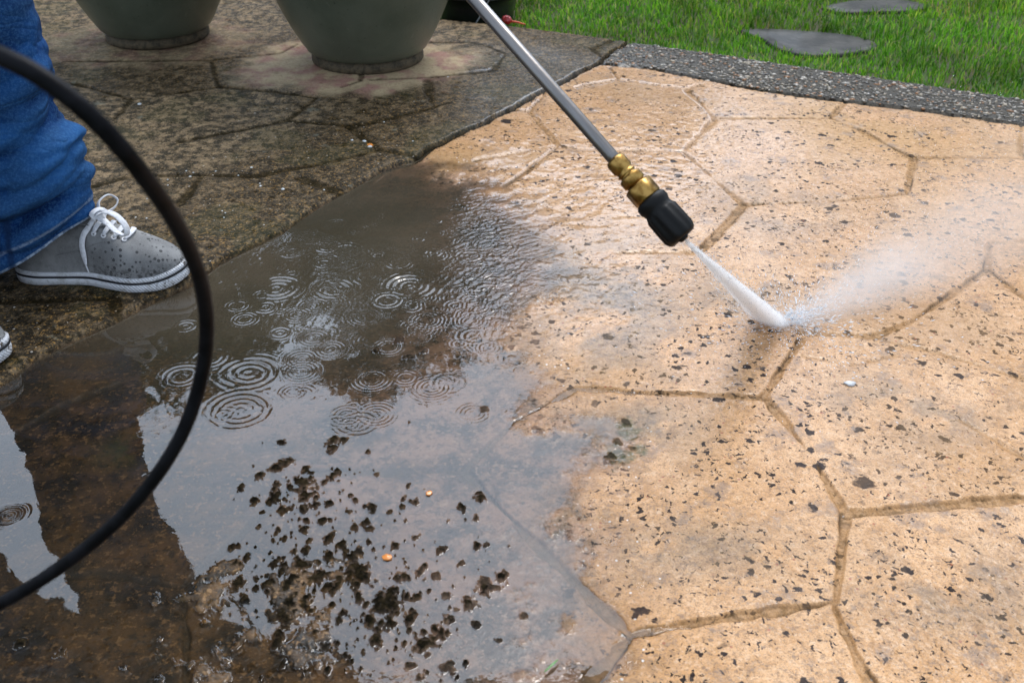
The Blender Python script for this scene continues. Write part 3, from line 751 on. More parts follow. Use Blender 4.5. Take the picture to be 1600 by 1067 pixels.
# trees beyond the lawn, seen only as the dark shapes the wet ground mirrors
def tree(x, y, h, r, nleaf, label, trunk_h=None):
    t = empty('tree', (x, y, LZ))
    th = trunk_h or h * .35
    b = MB(); b.tube(spline([(0, 0, -.1), (.05, 0, th * .6), (.0, .06, h * .75)], 12), np.linspace(.13, .03, 12), 10)
    cs, rs_ = [], []
    for q in range(26):
        a = random.uniform(0, 6.283); f = random.random() ** .5; zz = random.uniform(th * .55, h - r * .25)
        lim = r * (1 - .55 * max(0, (zz / h - .45)) / .55)
        c = (lim * f * math.cos(a), lim * f * math.sin(a), zz); cs.append(c); rs_.append(random.uniform(.28, .5) * r * .75)
        if q % 3 == 0: b.tube(spline([(0, 0, zz * .6), (c[0] * .5, c[1] * .5, zz * .85), c], 6), np.linspace(.05, .015, 6), 6)
    b.build('trunk', mbark, t)
    leaves('crown', cs, rs_, nleaf, .085, t, PALG)
    tag(t, label, 'tree', 'garden trees beyond the lawn')
for a in [(-5.2, 6.4, 4.6, 1.5, 9000, 'broad dark tree beyond the left end of the patio'), (-3.2, 7.6, 4.3, 1.6, 11000, 'tall dense tree beyond the two planters'),
          (-.9, 7.8, 3.6, 1.5, 10000, 'rounded tree beyond the black tub'), (.9, 8.6, 3.1, 1.2, 8000, 'smaller tree in the middle of the far lawn'),
          (6.2, 9.5, 4.6, 1.6, 8000, 'loose crowned tree at the far right of the lawn'), (3.6, 9.2, 3.6, 1.1, 6000, 'low tree right of the middle of the far lawn')]:
    tree(*a)

# ------------------------------------------------------------------ black tub on the lawn and the red clip
mbk = simple('black_plastic', (.012, .012, .013), .35, Coat_Weight=.4, Coat_Roughness=.15)
tx, ty = G(744, 24, LZ)
tub = empty('tub', (-.115, 3.45, LZ), R(8)); tub.scale = (.90, .90, .60)
b = MB(); b.lathe([(.0, .012), (.125, .0), (.130, .004), (.135, .05), (.142, .10), (.147, .145), (.158, .149), (.160, .160), (.152, .165), (.155, .20), (.168, .207), (.172, .219), (.166, .227), (.156, .225), (.150, .215), (.144, .12), (.13, .02), (.0, .018)], 72)
b.build('bucket', mbk, tub)
b = MB()
mstw = simple('grey_wire', (.35, .36, .38), .3, Metallic=.8)
b = MB(); b.tube(spline([(.04, -.168, .20), (.005, -.176, .12), (-.02, -.182, .06), (-.045, -.188, .02)], 14), .0028, 8); b.build('handle', mstw, tub)
for sx in (-1, 1):
    b = MB(); b.tube(spline([(sx * .155, -.045, .205), (sx * .195, -.035, .222), (sx * .20, 0, .226), (sx * .195, .035, .222), (sx * .155, .045, .205)], 18), .010, 8); b.build('lug', mbk, tub)
tag(tub, 'black plastic tub with a rolled rim standing behind the patio edge', 'tub')
mrd = simple('red_plastic', (.42, .012, .012), .35, Coat_Weight=.5)
cx, cy = G(793, 43, .004)
cl = empty('hose_connector', (cx, cy, .014), R(-12))
b = MB(); b.tube([(-.016, 0, .012), (-.010, 0, .013), (-.010, 0, .013), (.006, 0, .010), (.012, 0, .006)], [.006, .011, .0125, .012, .007], 8); b.build('body', mrd, cl)
b = MB()
for q in range(6):
    a = q * math.pi / 3; b.tube([(-.008, .011 * math.cos(a), .013 + .011 * math.sin(a)), (.006, .011 * math.cos(a), .011 + .011 * math.sin(a))], .0025, 6)
b.build('grip_rib', mrd, cl)
mor = simple('orange_plastic', (.75, .10, .03), .4)
b = MB(); b.tube(spline([(.010, 0, .008), (.028, -.002, .008), (.046, .001, .003), (.056, .003, .001)], 12), np.linspace(.0035, .0022, 12), 8); b.build('tail', mor, cl)
tag(cl, 'small red plastic clip with an orange tail lying on the patio edge beside the tub', 'hose connector')

# ------------------------------------------------------------------ pressure washer lance
TIP = D(1066, 370, 1.12); TOP = D(741, 0, 1.15)
ld = (TOP - TIP).normalized()
lance = empty('pressure_washer_lance', TIP); lance.rotation_euler = ld.to_track_quat('Z', 'Y').to_euler()
msteel = NT('brushed_steel')
msteel.p(Base_Color=msteel.mix(msteel.step(msteel.noise(90, 4, co=msteel.scalexyz((1, 1, .1))), .3, .7), (.20, .185, .175), (.32, .30, .29)), Metallic=1.0, Roughness=.33,
         Normal=msteel.bump(msteel.noise(160, 3), .3, .0006))
mbrass = NT('brass')
mbrass.p(Base_Color=mbrass.mix(mbrass.step(mbrass.noise(120, 4), .35, .65), (.26, .14, .035), (.50, .30, .09)), Metallic=1.0, Roughness=.32, Normal=mbrass.bump(mbrass.noise(500, 3), .12, .0003))
mrub = NT('black_rubber'); mrub.p(Base_Color=(.006, .006, .006), Roughness=.5, Specular_IOR_Level=.2, Coat_Weight=.04, Coat_Roughness=.2, Normal=mrub.bump(mrub.noise(250, 3), .4, .0006))
def hexring(r, z, k=6, rot=0):
    return [(r * math.cos(rot + q * 2 * math.pi / k), r * math.sin(rot + q * 2 * math.pi / k), z) for q in range(k)]
b = MB(); b.lathe([(.0072, .108), (.0075, .12), (.0076, .84)], 24, close=True); b.build('tube', msteel.m, lance)
b = MB(); b.lathe([(.0082, .114), (.0100, .114), (.0116, .111), (.0116, .099), (.0098, .0975), (.0098, .0945), (.0112, .0935), (.0112, .0925), (.0098, .0915), (.0098, .090), (.0128, .0885), (.0134, .087), (.0134, .0790), (.0110, .0775), (.0105, .074)], 48, close=True)
b.build('collar', mbrass.m, lance, smooth=False)
b = MB(); b.loft([hexring(.0140, .0765), hexring(.0168, .0745), hexring(.0168, .0570), hexring(.0150, .0550), hexring(.012, .052)], True); nut = b.build('hex_nut', mbrass.m, lance, smooth=False)
b = MB()
prof = [(.0085, .056), (.0165, .055), (.0185, .052), (.0188, .046), (.0172, .043), (.0168, .040), (.0178, .037), (.0188, .034), (.0192, .016), (.0190, .006), (.0178, .001), (.0150, -.0015), (.0085, -.001), (.0075, .006), (.001, .008)]
k = 60; rings = []
for r, z in prof:
    rr = [(r * (1 + (.035 * (1 if (q // 3) % 2 else -1) if .005 < z < .036 and r > .0175 else 0))) for q in range(k)]
    rings.append([(rr[q] * math.cos(q * 2 * math.pi / k), rr[q] * math.sin(q * 2 * math.pi / k), z) for q in range(k)])
b.loft(rings, True); b.build('nozzle_holder', mrub.m, lance)
b = MB(); b.lathe([(.0065, .006), (.0065, -.002), (.0045, -.0045), (.0018, -.0048), (.0015, -.001)], 24, close=True); b.build('nozzle_tip', mrub.m, lance)
# the gun, above the picture
b = MB(); b.tube([(0, 0, .78), (0, 0, .80), (0, 0, 1.00), (0, 0, 1.02)], [.014, .019, .021, .012], 16); b.build('gun_body', mrub.m, lance)
GH = lance.rotation_euler.to_matrix()
gx = GH.inverted() @ Vector((0, 0, -1)); gx.z = 0; gx.normalize()
gp = [Vector((0, 0, .97)), gx * .04 + Vector((0, 0, .985)), gx * .12 + Vector((0, 0, 1.02))]
b = MB(); b.tube(spline(gp, 10), np.linspace(.018, .016, 10), 14); b.build('grip', mrub.m, lance)
b = MB(); b.tube(spline([gx * .018 + Vector((0, 0, .93)), gx * .05 + Vector((0, 0, .93)), gx * .085 + Vector((0, 0, .96))], 10), .004, 8); b.build('trigger', mrd, lance)
tag(lance, 'steel pressure washer lance with a brass coupling and black nozzle aimed at the paving', 'pressure washer')
bpy.context.view_layer.update()
GRIP = TIP + GH @ gp[2]
LM = lambda t: TIP + ld * t

# ------------------------------------------------------------------ hose
mh = NT('hose_rubber'); mh.p(Base_Color=mh.mix(mh.step(mh.noise(60, 4), .4, .6), (.004, .004, .005), (.008, .008, .010)), Roughness=.45, Coat_Weight=.03, Specular_IOR_Level=.06, Coat_Roughness=.25, Normal=mh.bump(mh.noise(300, 3), .35, .0006))
hp = [(-330, 40, .55), (-160, 20, .52), (-10, 83, .50), (70, 125, .50), (150, 190, .51), (222, 272, .54), (282, 362, .60), (316, 450, .66), (322, 540, .70), (300, 640, .72), (255, 728, .735), (185, 812, .75), (95, 885, .765), (-5, 945, .775), (-160, 1010, .79)]
hpts = [GRIP, GRIP + Vector((-.12, .02, -.14)), Vector((-.72, 1.02, .72)), Vector((-.66, .66, .62))] + [D(*q) for q in hp[1:]] + [Vector((-.62, .46, .12)), Vector((-.85, .42, .013)), Vector((-1.3, .6, .013)), Vector((-2.0, 1.0, .013))]
b = MB(); b.tube(spline(hpts, 260), .0050, 18); hose = b.build('hose', mh.m)
tag(hose, 'black rubber high pressure hose looping through the air at the left', 'hose')

# ------------------------------------------------------------------ jet, mist and flying drops
def volmat(name, fn, col=(1.0, 1.0, 1.0)):
    m = NT(name); m.t.nodes.remove(m.b)
    v = m.n('ShaderNodeVolumePrincipled'); v.inputs['Color'].default_value = (*col, 1); v.inputs['Anisotropy'].default_value = .0
    m.set(v.inputs['Density'], fn(m)); m.t.links.new(v.outputs[0], m.o.inputs['Volume'])
    return m.m
def sec_ellipse(c, a, b_, k=28):
    return [Vector(c) + a * math.cos(t) + b_ * math.sin(t) for t in [q * 2 * math.pi / k for q in range(k)]]
A0 = Vector((*G(1158, 486), .003)); B0 = Vector((*G(1250, 519), .003))
N0 = TIP - ld * .004
def local_volume(name, secs, matf, label):
    """lofted closed hull whose own X axis runs along the flow (0 at the start, 1 at the end)"""
    b = MB(); b.loft(secs, True); o = b.build(name, None); o.data.materials.append(matf); return tag(o, label, kind='stuff')
mid = (A0 + B0) / 2; ax = mid - N0; wide = (B0 - A0) / 2
thin = ax.cross(wide).normalized()
secs = []
for q in range(25):
    f = q / 24
    c = N0 + ax * f
    secs.append(sec_ellipse(c, wide * (.04 + .80 * f), thin * (.0022 + .015 * f)))
def fade(m, org, axv, sv, uv, s0, s1, u0, u1, endf):
    """1 on the centre line of a lofted spray, falling to 0 at its skin; sv, uv give its half-axes per unit"""
    g = m.n('ShaderNodeVectorMath', operation='SUBTRACT'); m.set(g.inputs[0], m.co); g.inputs[1].default_value = org
    M_ = Matrix((axv, sv, uv)).transposed().inverted()
    comp = []
    for r_ in M_:
        d_ = m.n('ShaderNodeVectorMath', operation='DOT_PRODUCT'); m.set(d_.inputs[0], g.outputs[0]); d_.inputs[1].default_value = r_[:]
        comp.append(d_.outputs['Value'])
    t = m.math('MAXIMUM', comp[0], 0.0)
    a = m.math('DIVIDE', comp[1], m.add(s0, m.mul(t, s1))); b_ = m.math('DIVIDE', comp[2], m.add(u0, m.mul(t, u1)))
    q = m.sub(1.0, m.math('SQRT', m.add(m.mul(a, a), m.mul(b_, b_))))
    f = m.math('POWER', m.step(q, 0.0, .9), 1.5)
    fade.last = (t, a, b_)
    if endf: f = m.mul(f, m.math('POWER', m.math('MAXIMUM', m.sub(1.0, t), 0.0), endf))
    return f
def dj(m):
    cmap = m.n('ShaderNodeMapping'); 
    f = fade(m, N0, ax, wide, thin, .04, .80, .0022, .015, .0); t, a, b_ = fade.last
    cv = m.n('ShaderNodeCombineXYZ'); m.set(cv.inputs[0], m.mul(t, 1.6)); m.set(cv.inputs[1], m.mul(a, 7.0)); m.set(cv.inputs[2], m.mul(b_, 3.0))
    return m.mul(f, m.mul(m.step(m.noise(1.4, 5, .7, 0, cv.outputs[0]), .36, .62, .12, 1.6), m.math('DIVIDE', 950.0, m.add(1.0, m.mul(t, 1.6)))))
local_volume('water_jet', secs, volmat('jet_water', dj), 'white fan of high pressure water blasting from the nozzle onto the slab')
# mist thrown on along the ground to the right
I0 = Vector((*G(1236, 512), .0)); M1 = Vector((*G(1700, 325), 0)); M1.z = .10
ax2 = M1 - I0; side = ax2.cross(Vector((0, 0, 1))).normalized(); up2 = side.cross(ax2).normalized()
secs = []
for q in range(31):
    f = q / 30
    secs.append(sec_ellipse(I0 + ax2 * f, side * (.040 + .33 * f), -up2 * (.024 + .125 * f)))
L2 = ax2.length
def vol_along(dens0, falloff, ns, co_dir, org):
    def fn(m):
        g = m.n('ShaderNodeVectorMath', operation='SUBTRACT'); m.set(g.inputs[0], m.co); g.inputs[1].default_value = org
        d_ = m.n('ShaderNodeVectorMath', operation='DOT_PRODUCT'); m.set(d_.inputs[0], g.outputs[0]); d_.inputs[1].default_value = co_dir.normalized()
        t = m.math('MAXIMUM', d_.outputs['Value'], 0.0)
        dens = m.math('DIVIDE', dens0, m.add(1.0, m.mul(t, falloff)))
        return m.mul(m.mul(dens, fade(m, I0, ax2, side, up2, .040, .33, .024, .125, .8)), m.step(m.noise(ns, 4, .6, .8),   .30, .70, .65, 1.2))
    return fn
local_volume('spray_mist', secs, volmat('mist', vol_along(46.0, 11.0, 5, ax2, I0)), 'pale mist thrown off the slab where the jet strikes, drifting right')
def drops():
    b = MB(); V = []; T = []
    oct_ = np.array([(1, 0, 0), (-1, 0, 0), (0, 1, 0), (0, -1, 0), (0, 0, 1), (0, 0, -1)], float)
    of = np.array([(0, 2, 4), (2, 1, 4), (1, 3, 4), (3, 0, 4), (2, 0, 5), (1, 2, 5), (3, 1, 5), (0, 3, 5)])
    n1, n2 = 2600, 2600
    P = []; Dr = []; S = []
    for q in range(n1):       # inside and round the fan
        f = random.random() ** .7; a = random.gauss(0, .5); t_ = random.gauss(0, .6)
        P.append(N0 + ax * f + wide * a * (.05 + f) + thin * t_ * (.002 + .018 * f)); Dr.append((ax + wide * a).normalized()); S.append(random.uniform(.0003, .0007))
    for q in range(n2):       # thrown on
        f = random.random() ** 1.6; a = random.gauss(0, .42); t_ = abs(random.gauss(0, .5))
        d_ = (ax2.normalized() + side * a * .5 + Vector((0, 0, t_ * .32))).normalized()
        P.append(I0 + Vector((0, 0, .003)) + d_ * f * .75); Dr.append(d_); S.append(random.uniform(.0002, .00055))
    for q in range(1800):     # spatter around the strike, close to the ground
        a = random.uniform(0, 6.283); r_ = abs(random.gauss(0, .07)) + (random.random() < .25) * random.random() * .2
        P.append(I0 + Vector((math.cos(a) * r_, math.sin(a) * r_, random.random() * .03 + .003))); Dr.append(Vector((math.cos(a), math.sin(a), .3)).normalized()); S.append(random.uniform(.0003, .0010))
    P = np.array([p[:] for p in P]); Dr = np.array([p[:] for p in Dr]); S = np.array(S)
    sdv = np.cross(Dr, [0, 0, 1.0]); sdv /= np.linalg.norm(sdv, axis=1)[:, None]; upv = np.cross(sdv, Dr)
    ln = RNG.uniform(1.5, 7, len(P))
    V = P[:, None] + S[:, None, None] * (oct_[None, :, :1] * Dr[:, None] * ln[:, None, None] + oct_[None, :, 1:2] * sdv[:, None] + oct_[None, :, 2:] * upv[:, None])
    F = (of[None] + (np.arange(len(P)) * 6)[:, None, None]).reshape(-1, 3)
    m = NT('drop_water'); m.p(Base_Color=(.85, .88, .92), Roughness=.1, Coat_Weight=1.0)
    tag(mesh_np('water_drops', V.reshape(-1, 3), F, m.m), 'flying white water droplets around the jet', kind='stuff')
drops()

# ------------------------------------------------------------------ small things lying about
mfoam = NT('foam_bubble'); mfoam.p(Base_Color=(.62, .66, .66), Roughness=.15, Coat_Weight=1.0, Alpha=.85)
bub = None
BP = [(297,275,3.2),(302,269,2),(262,289,2),(262,280,2.2),(291,267,2),(337,267,2),(393,262,3),(407,290,3),(442,295,4),(406,286,2),(372,272,2),(347,329,2),(352,332,2),(350,340,2),(195,346,3.5),(212,340,2.2),(229,341,2.2),(230,310,2),(218,163,4.5),(550,655/3,3),(569,219,5),(578,229,5),(506,295,2.5),(645,220,2),(700,120,2),(600,190,2)]
for i, (u, v, r) in enumerate(BP):
    x, y = G(u, v, .008); z = float(surf(np.array([x]), np.array([y]))[0][0]); s_ = r / FPX * (CAM_H / (SP + (v - 533.5) / FPX * CP)) * .75
    if bub is None:
        b = MB(); b.lathe([(.0001, .62), (.35, .56), (.68, .42), (.92, .2), (1, .0), (.98, -.1)], 20, close=True); bub = b.build('bubble', mfoam.m); o = bub
    else:
        o = bub.copy(); COL.objects.link(o)
    o.location = (x, y, z); o.scale = (s_, s_, s_)
    tag(o, 'tiny whitish rain bubble sitting on the dirty unwashed slab', 'bubble', 'rain bubbles on the unwashed slab')
mora = simple('orange_grit', (.80, .26, .03), .4, Coat_Weight=.5)
chip = None
for i, (u, v, r, lb) in enumerate([(605, 868, 7, 'orange chip of grit beside the largest dark lump in the puddle'), (670, 768, 5, 'orange chip of grit in the middle of the puddle, the farther one in the water'), (578, 229, 5, 'orange chip of grit on the dirty slab near the long joint')]):
    x, y = G(u, v, .003); z = max(0.0, float(surf(np.array([x]), np.array([y]))[0][0])); s_ = r / FPX * (CAM_H / (SP + (v - 533.5) / FPX * CP))
    if chip is None:
        bm = bmesh.new(); bmesh.ops.create_icosphere(bm, subdivisions=2, radius=1)
        for vv in bm.verts: vv.co *= random.uniform(.8, 1.1); vv.co.z *= .5; vv.co.x *= 1.25
        me = bpy.data.meshes.new('grit_chip'); bm.to_mesh(me); bm.free(); me.materials.append(mora); chip = bpy.data.objects.new('grit_chip', me); COL.objects.link(chip); o = chip
    else: o = chip.copy(); COL.objects.link(o)
    o.location = (x, y, z + .0008); o.scale = (s_, s_, s_); o.rotation_euler.z = i * 1.1
    tag(o, lb, 'grit chip', 'orange chips of grit')
mwc = simple('pale_shell', (.62, .62, .62), .5)
x, y = G(1328, 603, .002); z = float(surf(np.array([x]), np.array([y]))[0][0])
b = MB(); b.loft([[(x + f * r_ * math.cos(a) * (1 + .25 * math.sin(3 * a)), y + f * r_ * .8 * math.sin(a), z + zz) for a in np.arange(14) * 2 * math.pi / 14] for f, r_, zz in ((1, .0085, .0), (.9, .0085, .0018), (.5, .0085, .0028))], True)
tag(b.build('stone_flake', mwc), 'small white flake lying on the washed tan slab below the spray', 'flake')
mgb = simple('loose_blade', (.16, .34, .10), .4)
p0, p1 = G(850, 1054), G(872, 1034)
b = MB(); b.ribbon(spline([(p0[0], p0[1], .0045), ((p0[0] + p1[0]) / 2 + .001, (p0[1] + p1[1]) / 2, .006), (p1[0], p1[1], .0045)], 9), (0, 0, 1), [.0006, .0016, .0022, .0026, .0028, .0026, .0022, .0014, .0005], .0004)
tag(b.build('grass_blade', mgb), 'single loose green grass blade floating at the near edge of the puddle', 'grass blade')

# ------------------------------------------------------------------ the person
SLZ = .0085
person_skin = NT('skin'); person_skin.p(Base_Color=(.50, .28, .19), Roughness=.5, Subsurface_Weight=.1)
def skinned(name, V, E, rad, mat, parent, root=0, sub=2):
    me = bpy.data.meshes.new(name); me.from_pydata([tuple(v) for v in V], E, []); me.update()
    o = bpy.data.objects.new(name, me); COL.objects.link(o)
    if parent: o.parent = parent
    sm = o.modifiers.new('skin', 'SKIN'); sm.use_smooth_shade = True
    sv = me.skin_vertices[0].data if me.skin_vertices else None
    if sv is None:
        bpy.context.view_layer.objects.active = o; sv = me.skin_vertices[0].data
    for i, r_ in enumerate(rad):
        sv[i].radius = (r_, r_) if not isinstance(r_, tuple) else r_
        sv[i].use_root = i == root
    ss = o.modifiers.new('sub', 'SUBSURF'); ss.levels = sub; ss.render_levels = sub
    me.materials.append(mat); return o
HIP = Vector((-.74, 1.44, .88)); CH = Vector((-.50, 1.44, 1.22)); NK = Vector((-.39, 1.44, 1.37)); HD = Vector((-.29, 1.43, 1.50))
SHL, SHR = Vector((-.48, 1.625, 1.29)), Vector((-.48, 1.255, 1.29))
HRt = LM(.955) ; HLt = LM(.80)
HR = Vector(HRt) + Vector((0, -.035, .012)); HLv = Vector(HLt) + Vector((0, .03, .02))
ER = Vector((-.66, 1.19, 1.05)); EL = Vector((-.52, 1.70, 1.06))
KL, KR = Vector((-.83, 1.56, .50)), Vector((-1.0, 1.32, .50))
AL, AR = Vector((-.80, 1.575, SLZ + .09)), Vector((-1.03, 1.31, SLZ + .09))
person = empty('person', (-.92, 1.44, SLZ))
bpy.context.view_layer.update(); off = Vector((.92, -1.44, -SLZ))
def off_(v): return Vector(v) + off
V = [HIP, HIP.lerp(CH, .5), CH, NK, HD, HD + Vector((.04, 0, .08)), SHL, EL, HLv + (EL - HLv).normalized() * .07, SHR, ER, HR + (ER - HR).normalized() * .07,
     HIP + Vector((.01, .10, -.06)), KL, AL, HIP + Vector((.01, -.10, -.06)), KR, AR]
E = [(0, 1), (1, 2), (2, 3), (3, 4), (4, 5), (2, 6), (6, 7), (7, 8), (2, 9), (9, 10), (10, 11), (0, 12), (12, 13), (13, 14), (0, 15), (15, 16), (16, 17)]
rad = [.12, .11, .12, .052, .082, .07, .05, .038, .026, .05, .038, .026, .075, .052, .034, .075, .052, .034]
# palms and five fingers each, closed round the lance
def hand(V, E, rad, wrist_i, wrist, target, axis, sgn):
    into = (target - wrist).normalized()
    palm = wrist.lerp(target, .62)
    ip = len(V); V.append(palm); E.append((wrist_i, ip)); rad.append(.030)
    fdir = into.cross(axis).normalized() * sgn
    for q in range(4):
        base = palm + axis * (.032 - .021 * q) + into * .012
        L = (.040, .044, .041, .032)[q]
        a_ = base + (into + fdir * .9).normalized() * L
        b_ = a_ + (into * .9 - fdir * .5).normalized() * L * .65
        c_ = b_ + (-fdir - into * .25).normalized() * L * .5
        s0 = len(V); V += [base - into * .015, base, a_, b_, c_]; rad += [.011, .0105, .0095, .0088, .0078]
        E += [(s0, s0 + 1), (s0 + 1, s0 + 2), (s0 + 2, s0 + 3), (s0 + 3, s0 + 4)]
        roots.append(s0)
    t0 = palm - fdir * .022 + axis * .02
    s0 = len(V); V += [t0, t0 + (axis * .6 + into * .6 - fdir * .4).normalized() * .032, t0 + (axis * .6 + into * .6 - fdir * .4).normalized() * .032 + (axis + into * .4 + fdir * .2).normalized() * .03]
    rad += [.014, .0115, .0095]; E += [(s0, s0 + 1), (s0 + 1, s0 + 2)]; roots.append(s0)
roots = [0]
hand(V, E, rad, 8, V[8], Vector(HLt), -ld, 1); hand(V, E, rad, 11, V[11], Vector(HRt), -ld, -1)
# nose, ears
fwd = Vector((.8, 0, -.45)).normalized()
for pth, rr in (([HD + fwd * .07, HD + fwd * .105 + Vector((0, 0, -.012)), HD + fwd * .098 + Vector((0, 0, -.03))], (.012, .012, .012)),
                ([HD + Vector((0, .078, .01)), HD + Vector((-.01, .09, .0)), HD + Vector((0, .086, -.03))], (.012, .012, .008)),
                ([HD + Vector((0, -.078, .01)), HD + Vector((-.01, -.09, .0)), HD + Vector((0, -.086, -.03))], (.012, .012, .008))):
    s0 = len(V); V += pth; rad += list(rr); E += [(s0, s0 + 1), (s0 + 1, s0 + 2)]; roots.append(s0)
Vp = [off_(v) for v in V]
bo = skinned('body', Vp, E, rad, person_skin.m, person)
for r_ in roots: bo.data.skin_vertices[0].data[r_].use_root = True
# eyes, mouth
meye = simple('eye', (.03, .02, .015), .1); mlip = simple('lip', (.35, .12, .10), .5)
for s_ in (-1, 1):
    b = MB(); c = off_(HD + fwd * .082 + Vector((.006, s_ * .03, .012))); b.tube([c - fwd * .010, c - fwd * .005, c, c + fwd * .004], [.006, .010, .009, .004], 12); b.build('eye', meye, person)
mhr = simple('hair', (.04, .025, .015), .6, bump=(200, 1, .004))
c = off_(HD + Vector((-.012, 0, .055)))
b = MB()
bx_ = -fwd
b.loft([[c + Vector((-.03 * f2 - .0, 0, 0)) + Vector((r_ * 1.08 * math.cos(a), r_ * .92 * math.sin(a), zz)) for a in np.arange(24) * 2 * math.pi / 24] for r_, zz, f2 in ((.070, -.085, 1.6), (.090, -.045, 1.0), (.097, .0, .2), (.088, .04, 0), (.060, .072, 0), (.02, .084, 0))], True)
b.build('hair', mhr, person)
# dark rain jacket
mjk = NT('dark_jacket'); mjk.p(Base_Color=mjk.mix(mjk.step(mjk.noise(20, 4), .4, .6), (.018, .020, .026), (.03, .032, .04)), Roughness=.6, Normal=mjk.bump(mjk.noise(14, 4, .6, 1.0), .8, .02))
W = [HIP + Vector((.0, 0, -.12)), HIP.lerp(CH, .35), CH, NK + Vector((-.03, 0, -.03)), SHL, EL, HLv + (EL - HLv).normalized() * .085, SHR, ER, HR + (ER - HR).normalized() * .085]
skinned('jacket', [off_(v) for v in W], [(0, 1), (1, 2), (2, 3), (2, 4), (4, 5), (5, 6), (2, 7), (7, 8), (8, 9)], [(.185, .20), (.17, .18), (.15, .16), .075, .078, .060, .042, .078, .060, .042], mjk.m, person)

# jeans
mj = NT('denim')
tw = mj.n('ShaderNodeTexWave', wave_type='BANDS', bands_direction='DIAGONAL'); mj.set(tw.inputs['Vector'], mj.co); tw.inputs['Scale'].default_value = 260; tw.inputs['Distortion'].default_value = 1.0; tw.inputs['Detail'].default_value = 2
dc = mj.mix(mj.step(mj.noise(9, 4, .6), .34, .66), (.001, .017, .085), (.003, .055, .215))
dc = mj.mix(mj.mul(mj.step(mj.noise(240, 3, .8), .42, .66), .35), dc, (.07, .20, .40))
dc = mj.mix(mj.mul(tw.outputs[0], .25), dc, (.012, .035, .10))
fade, hemm, seam, _a = mj.attr('J')
dc = mj.mix(mj.mul(fade, .26), dc, (.07, .24, .52))  # denim fading, also used to paint fold highlights
dc = mj.mix(mj.mul(hemm, mj.step(mj.noise(130, 3, .7, co=mj.co), .40, .58, .35, 1)), dc, (.34, .42, .52))
dc = mj.mix(mj.mul(seam, .8), dc, (.010, .03, .085))
cr = mj.math('ABSOLUTE', mj.sub(mj.noise(7, 2, .4, .9, mj.scalexyz((1, 1, 2.6))), .5))
cr2 = mj.math('ABSOLUTE', mj.sub(mj.noise(24, 3, .5, 1.0, mj.scalexyz((1, 1, 1.8))), .5))
big = mj.bump(mj.add(mj.math('MINIMUM', mj.mul(cr, 3.5), 1.0), mj.mul(mj.math('MINIMUM', mj.mul(cr2, 4.0), 1.0), .12)), .6, .010)
mj.p(Base_Color=dc, Roughness=.85, Specular_IOR_Level=.12, Normal=mj.bump(mj.add(mj.mul(tw.outputs[0], .4), mj.noise(260, 3, .7)), .5, .0007, big))
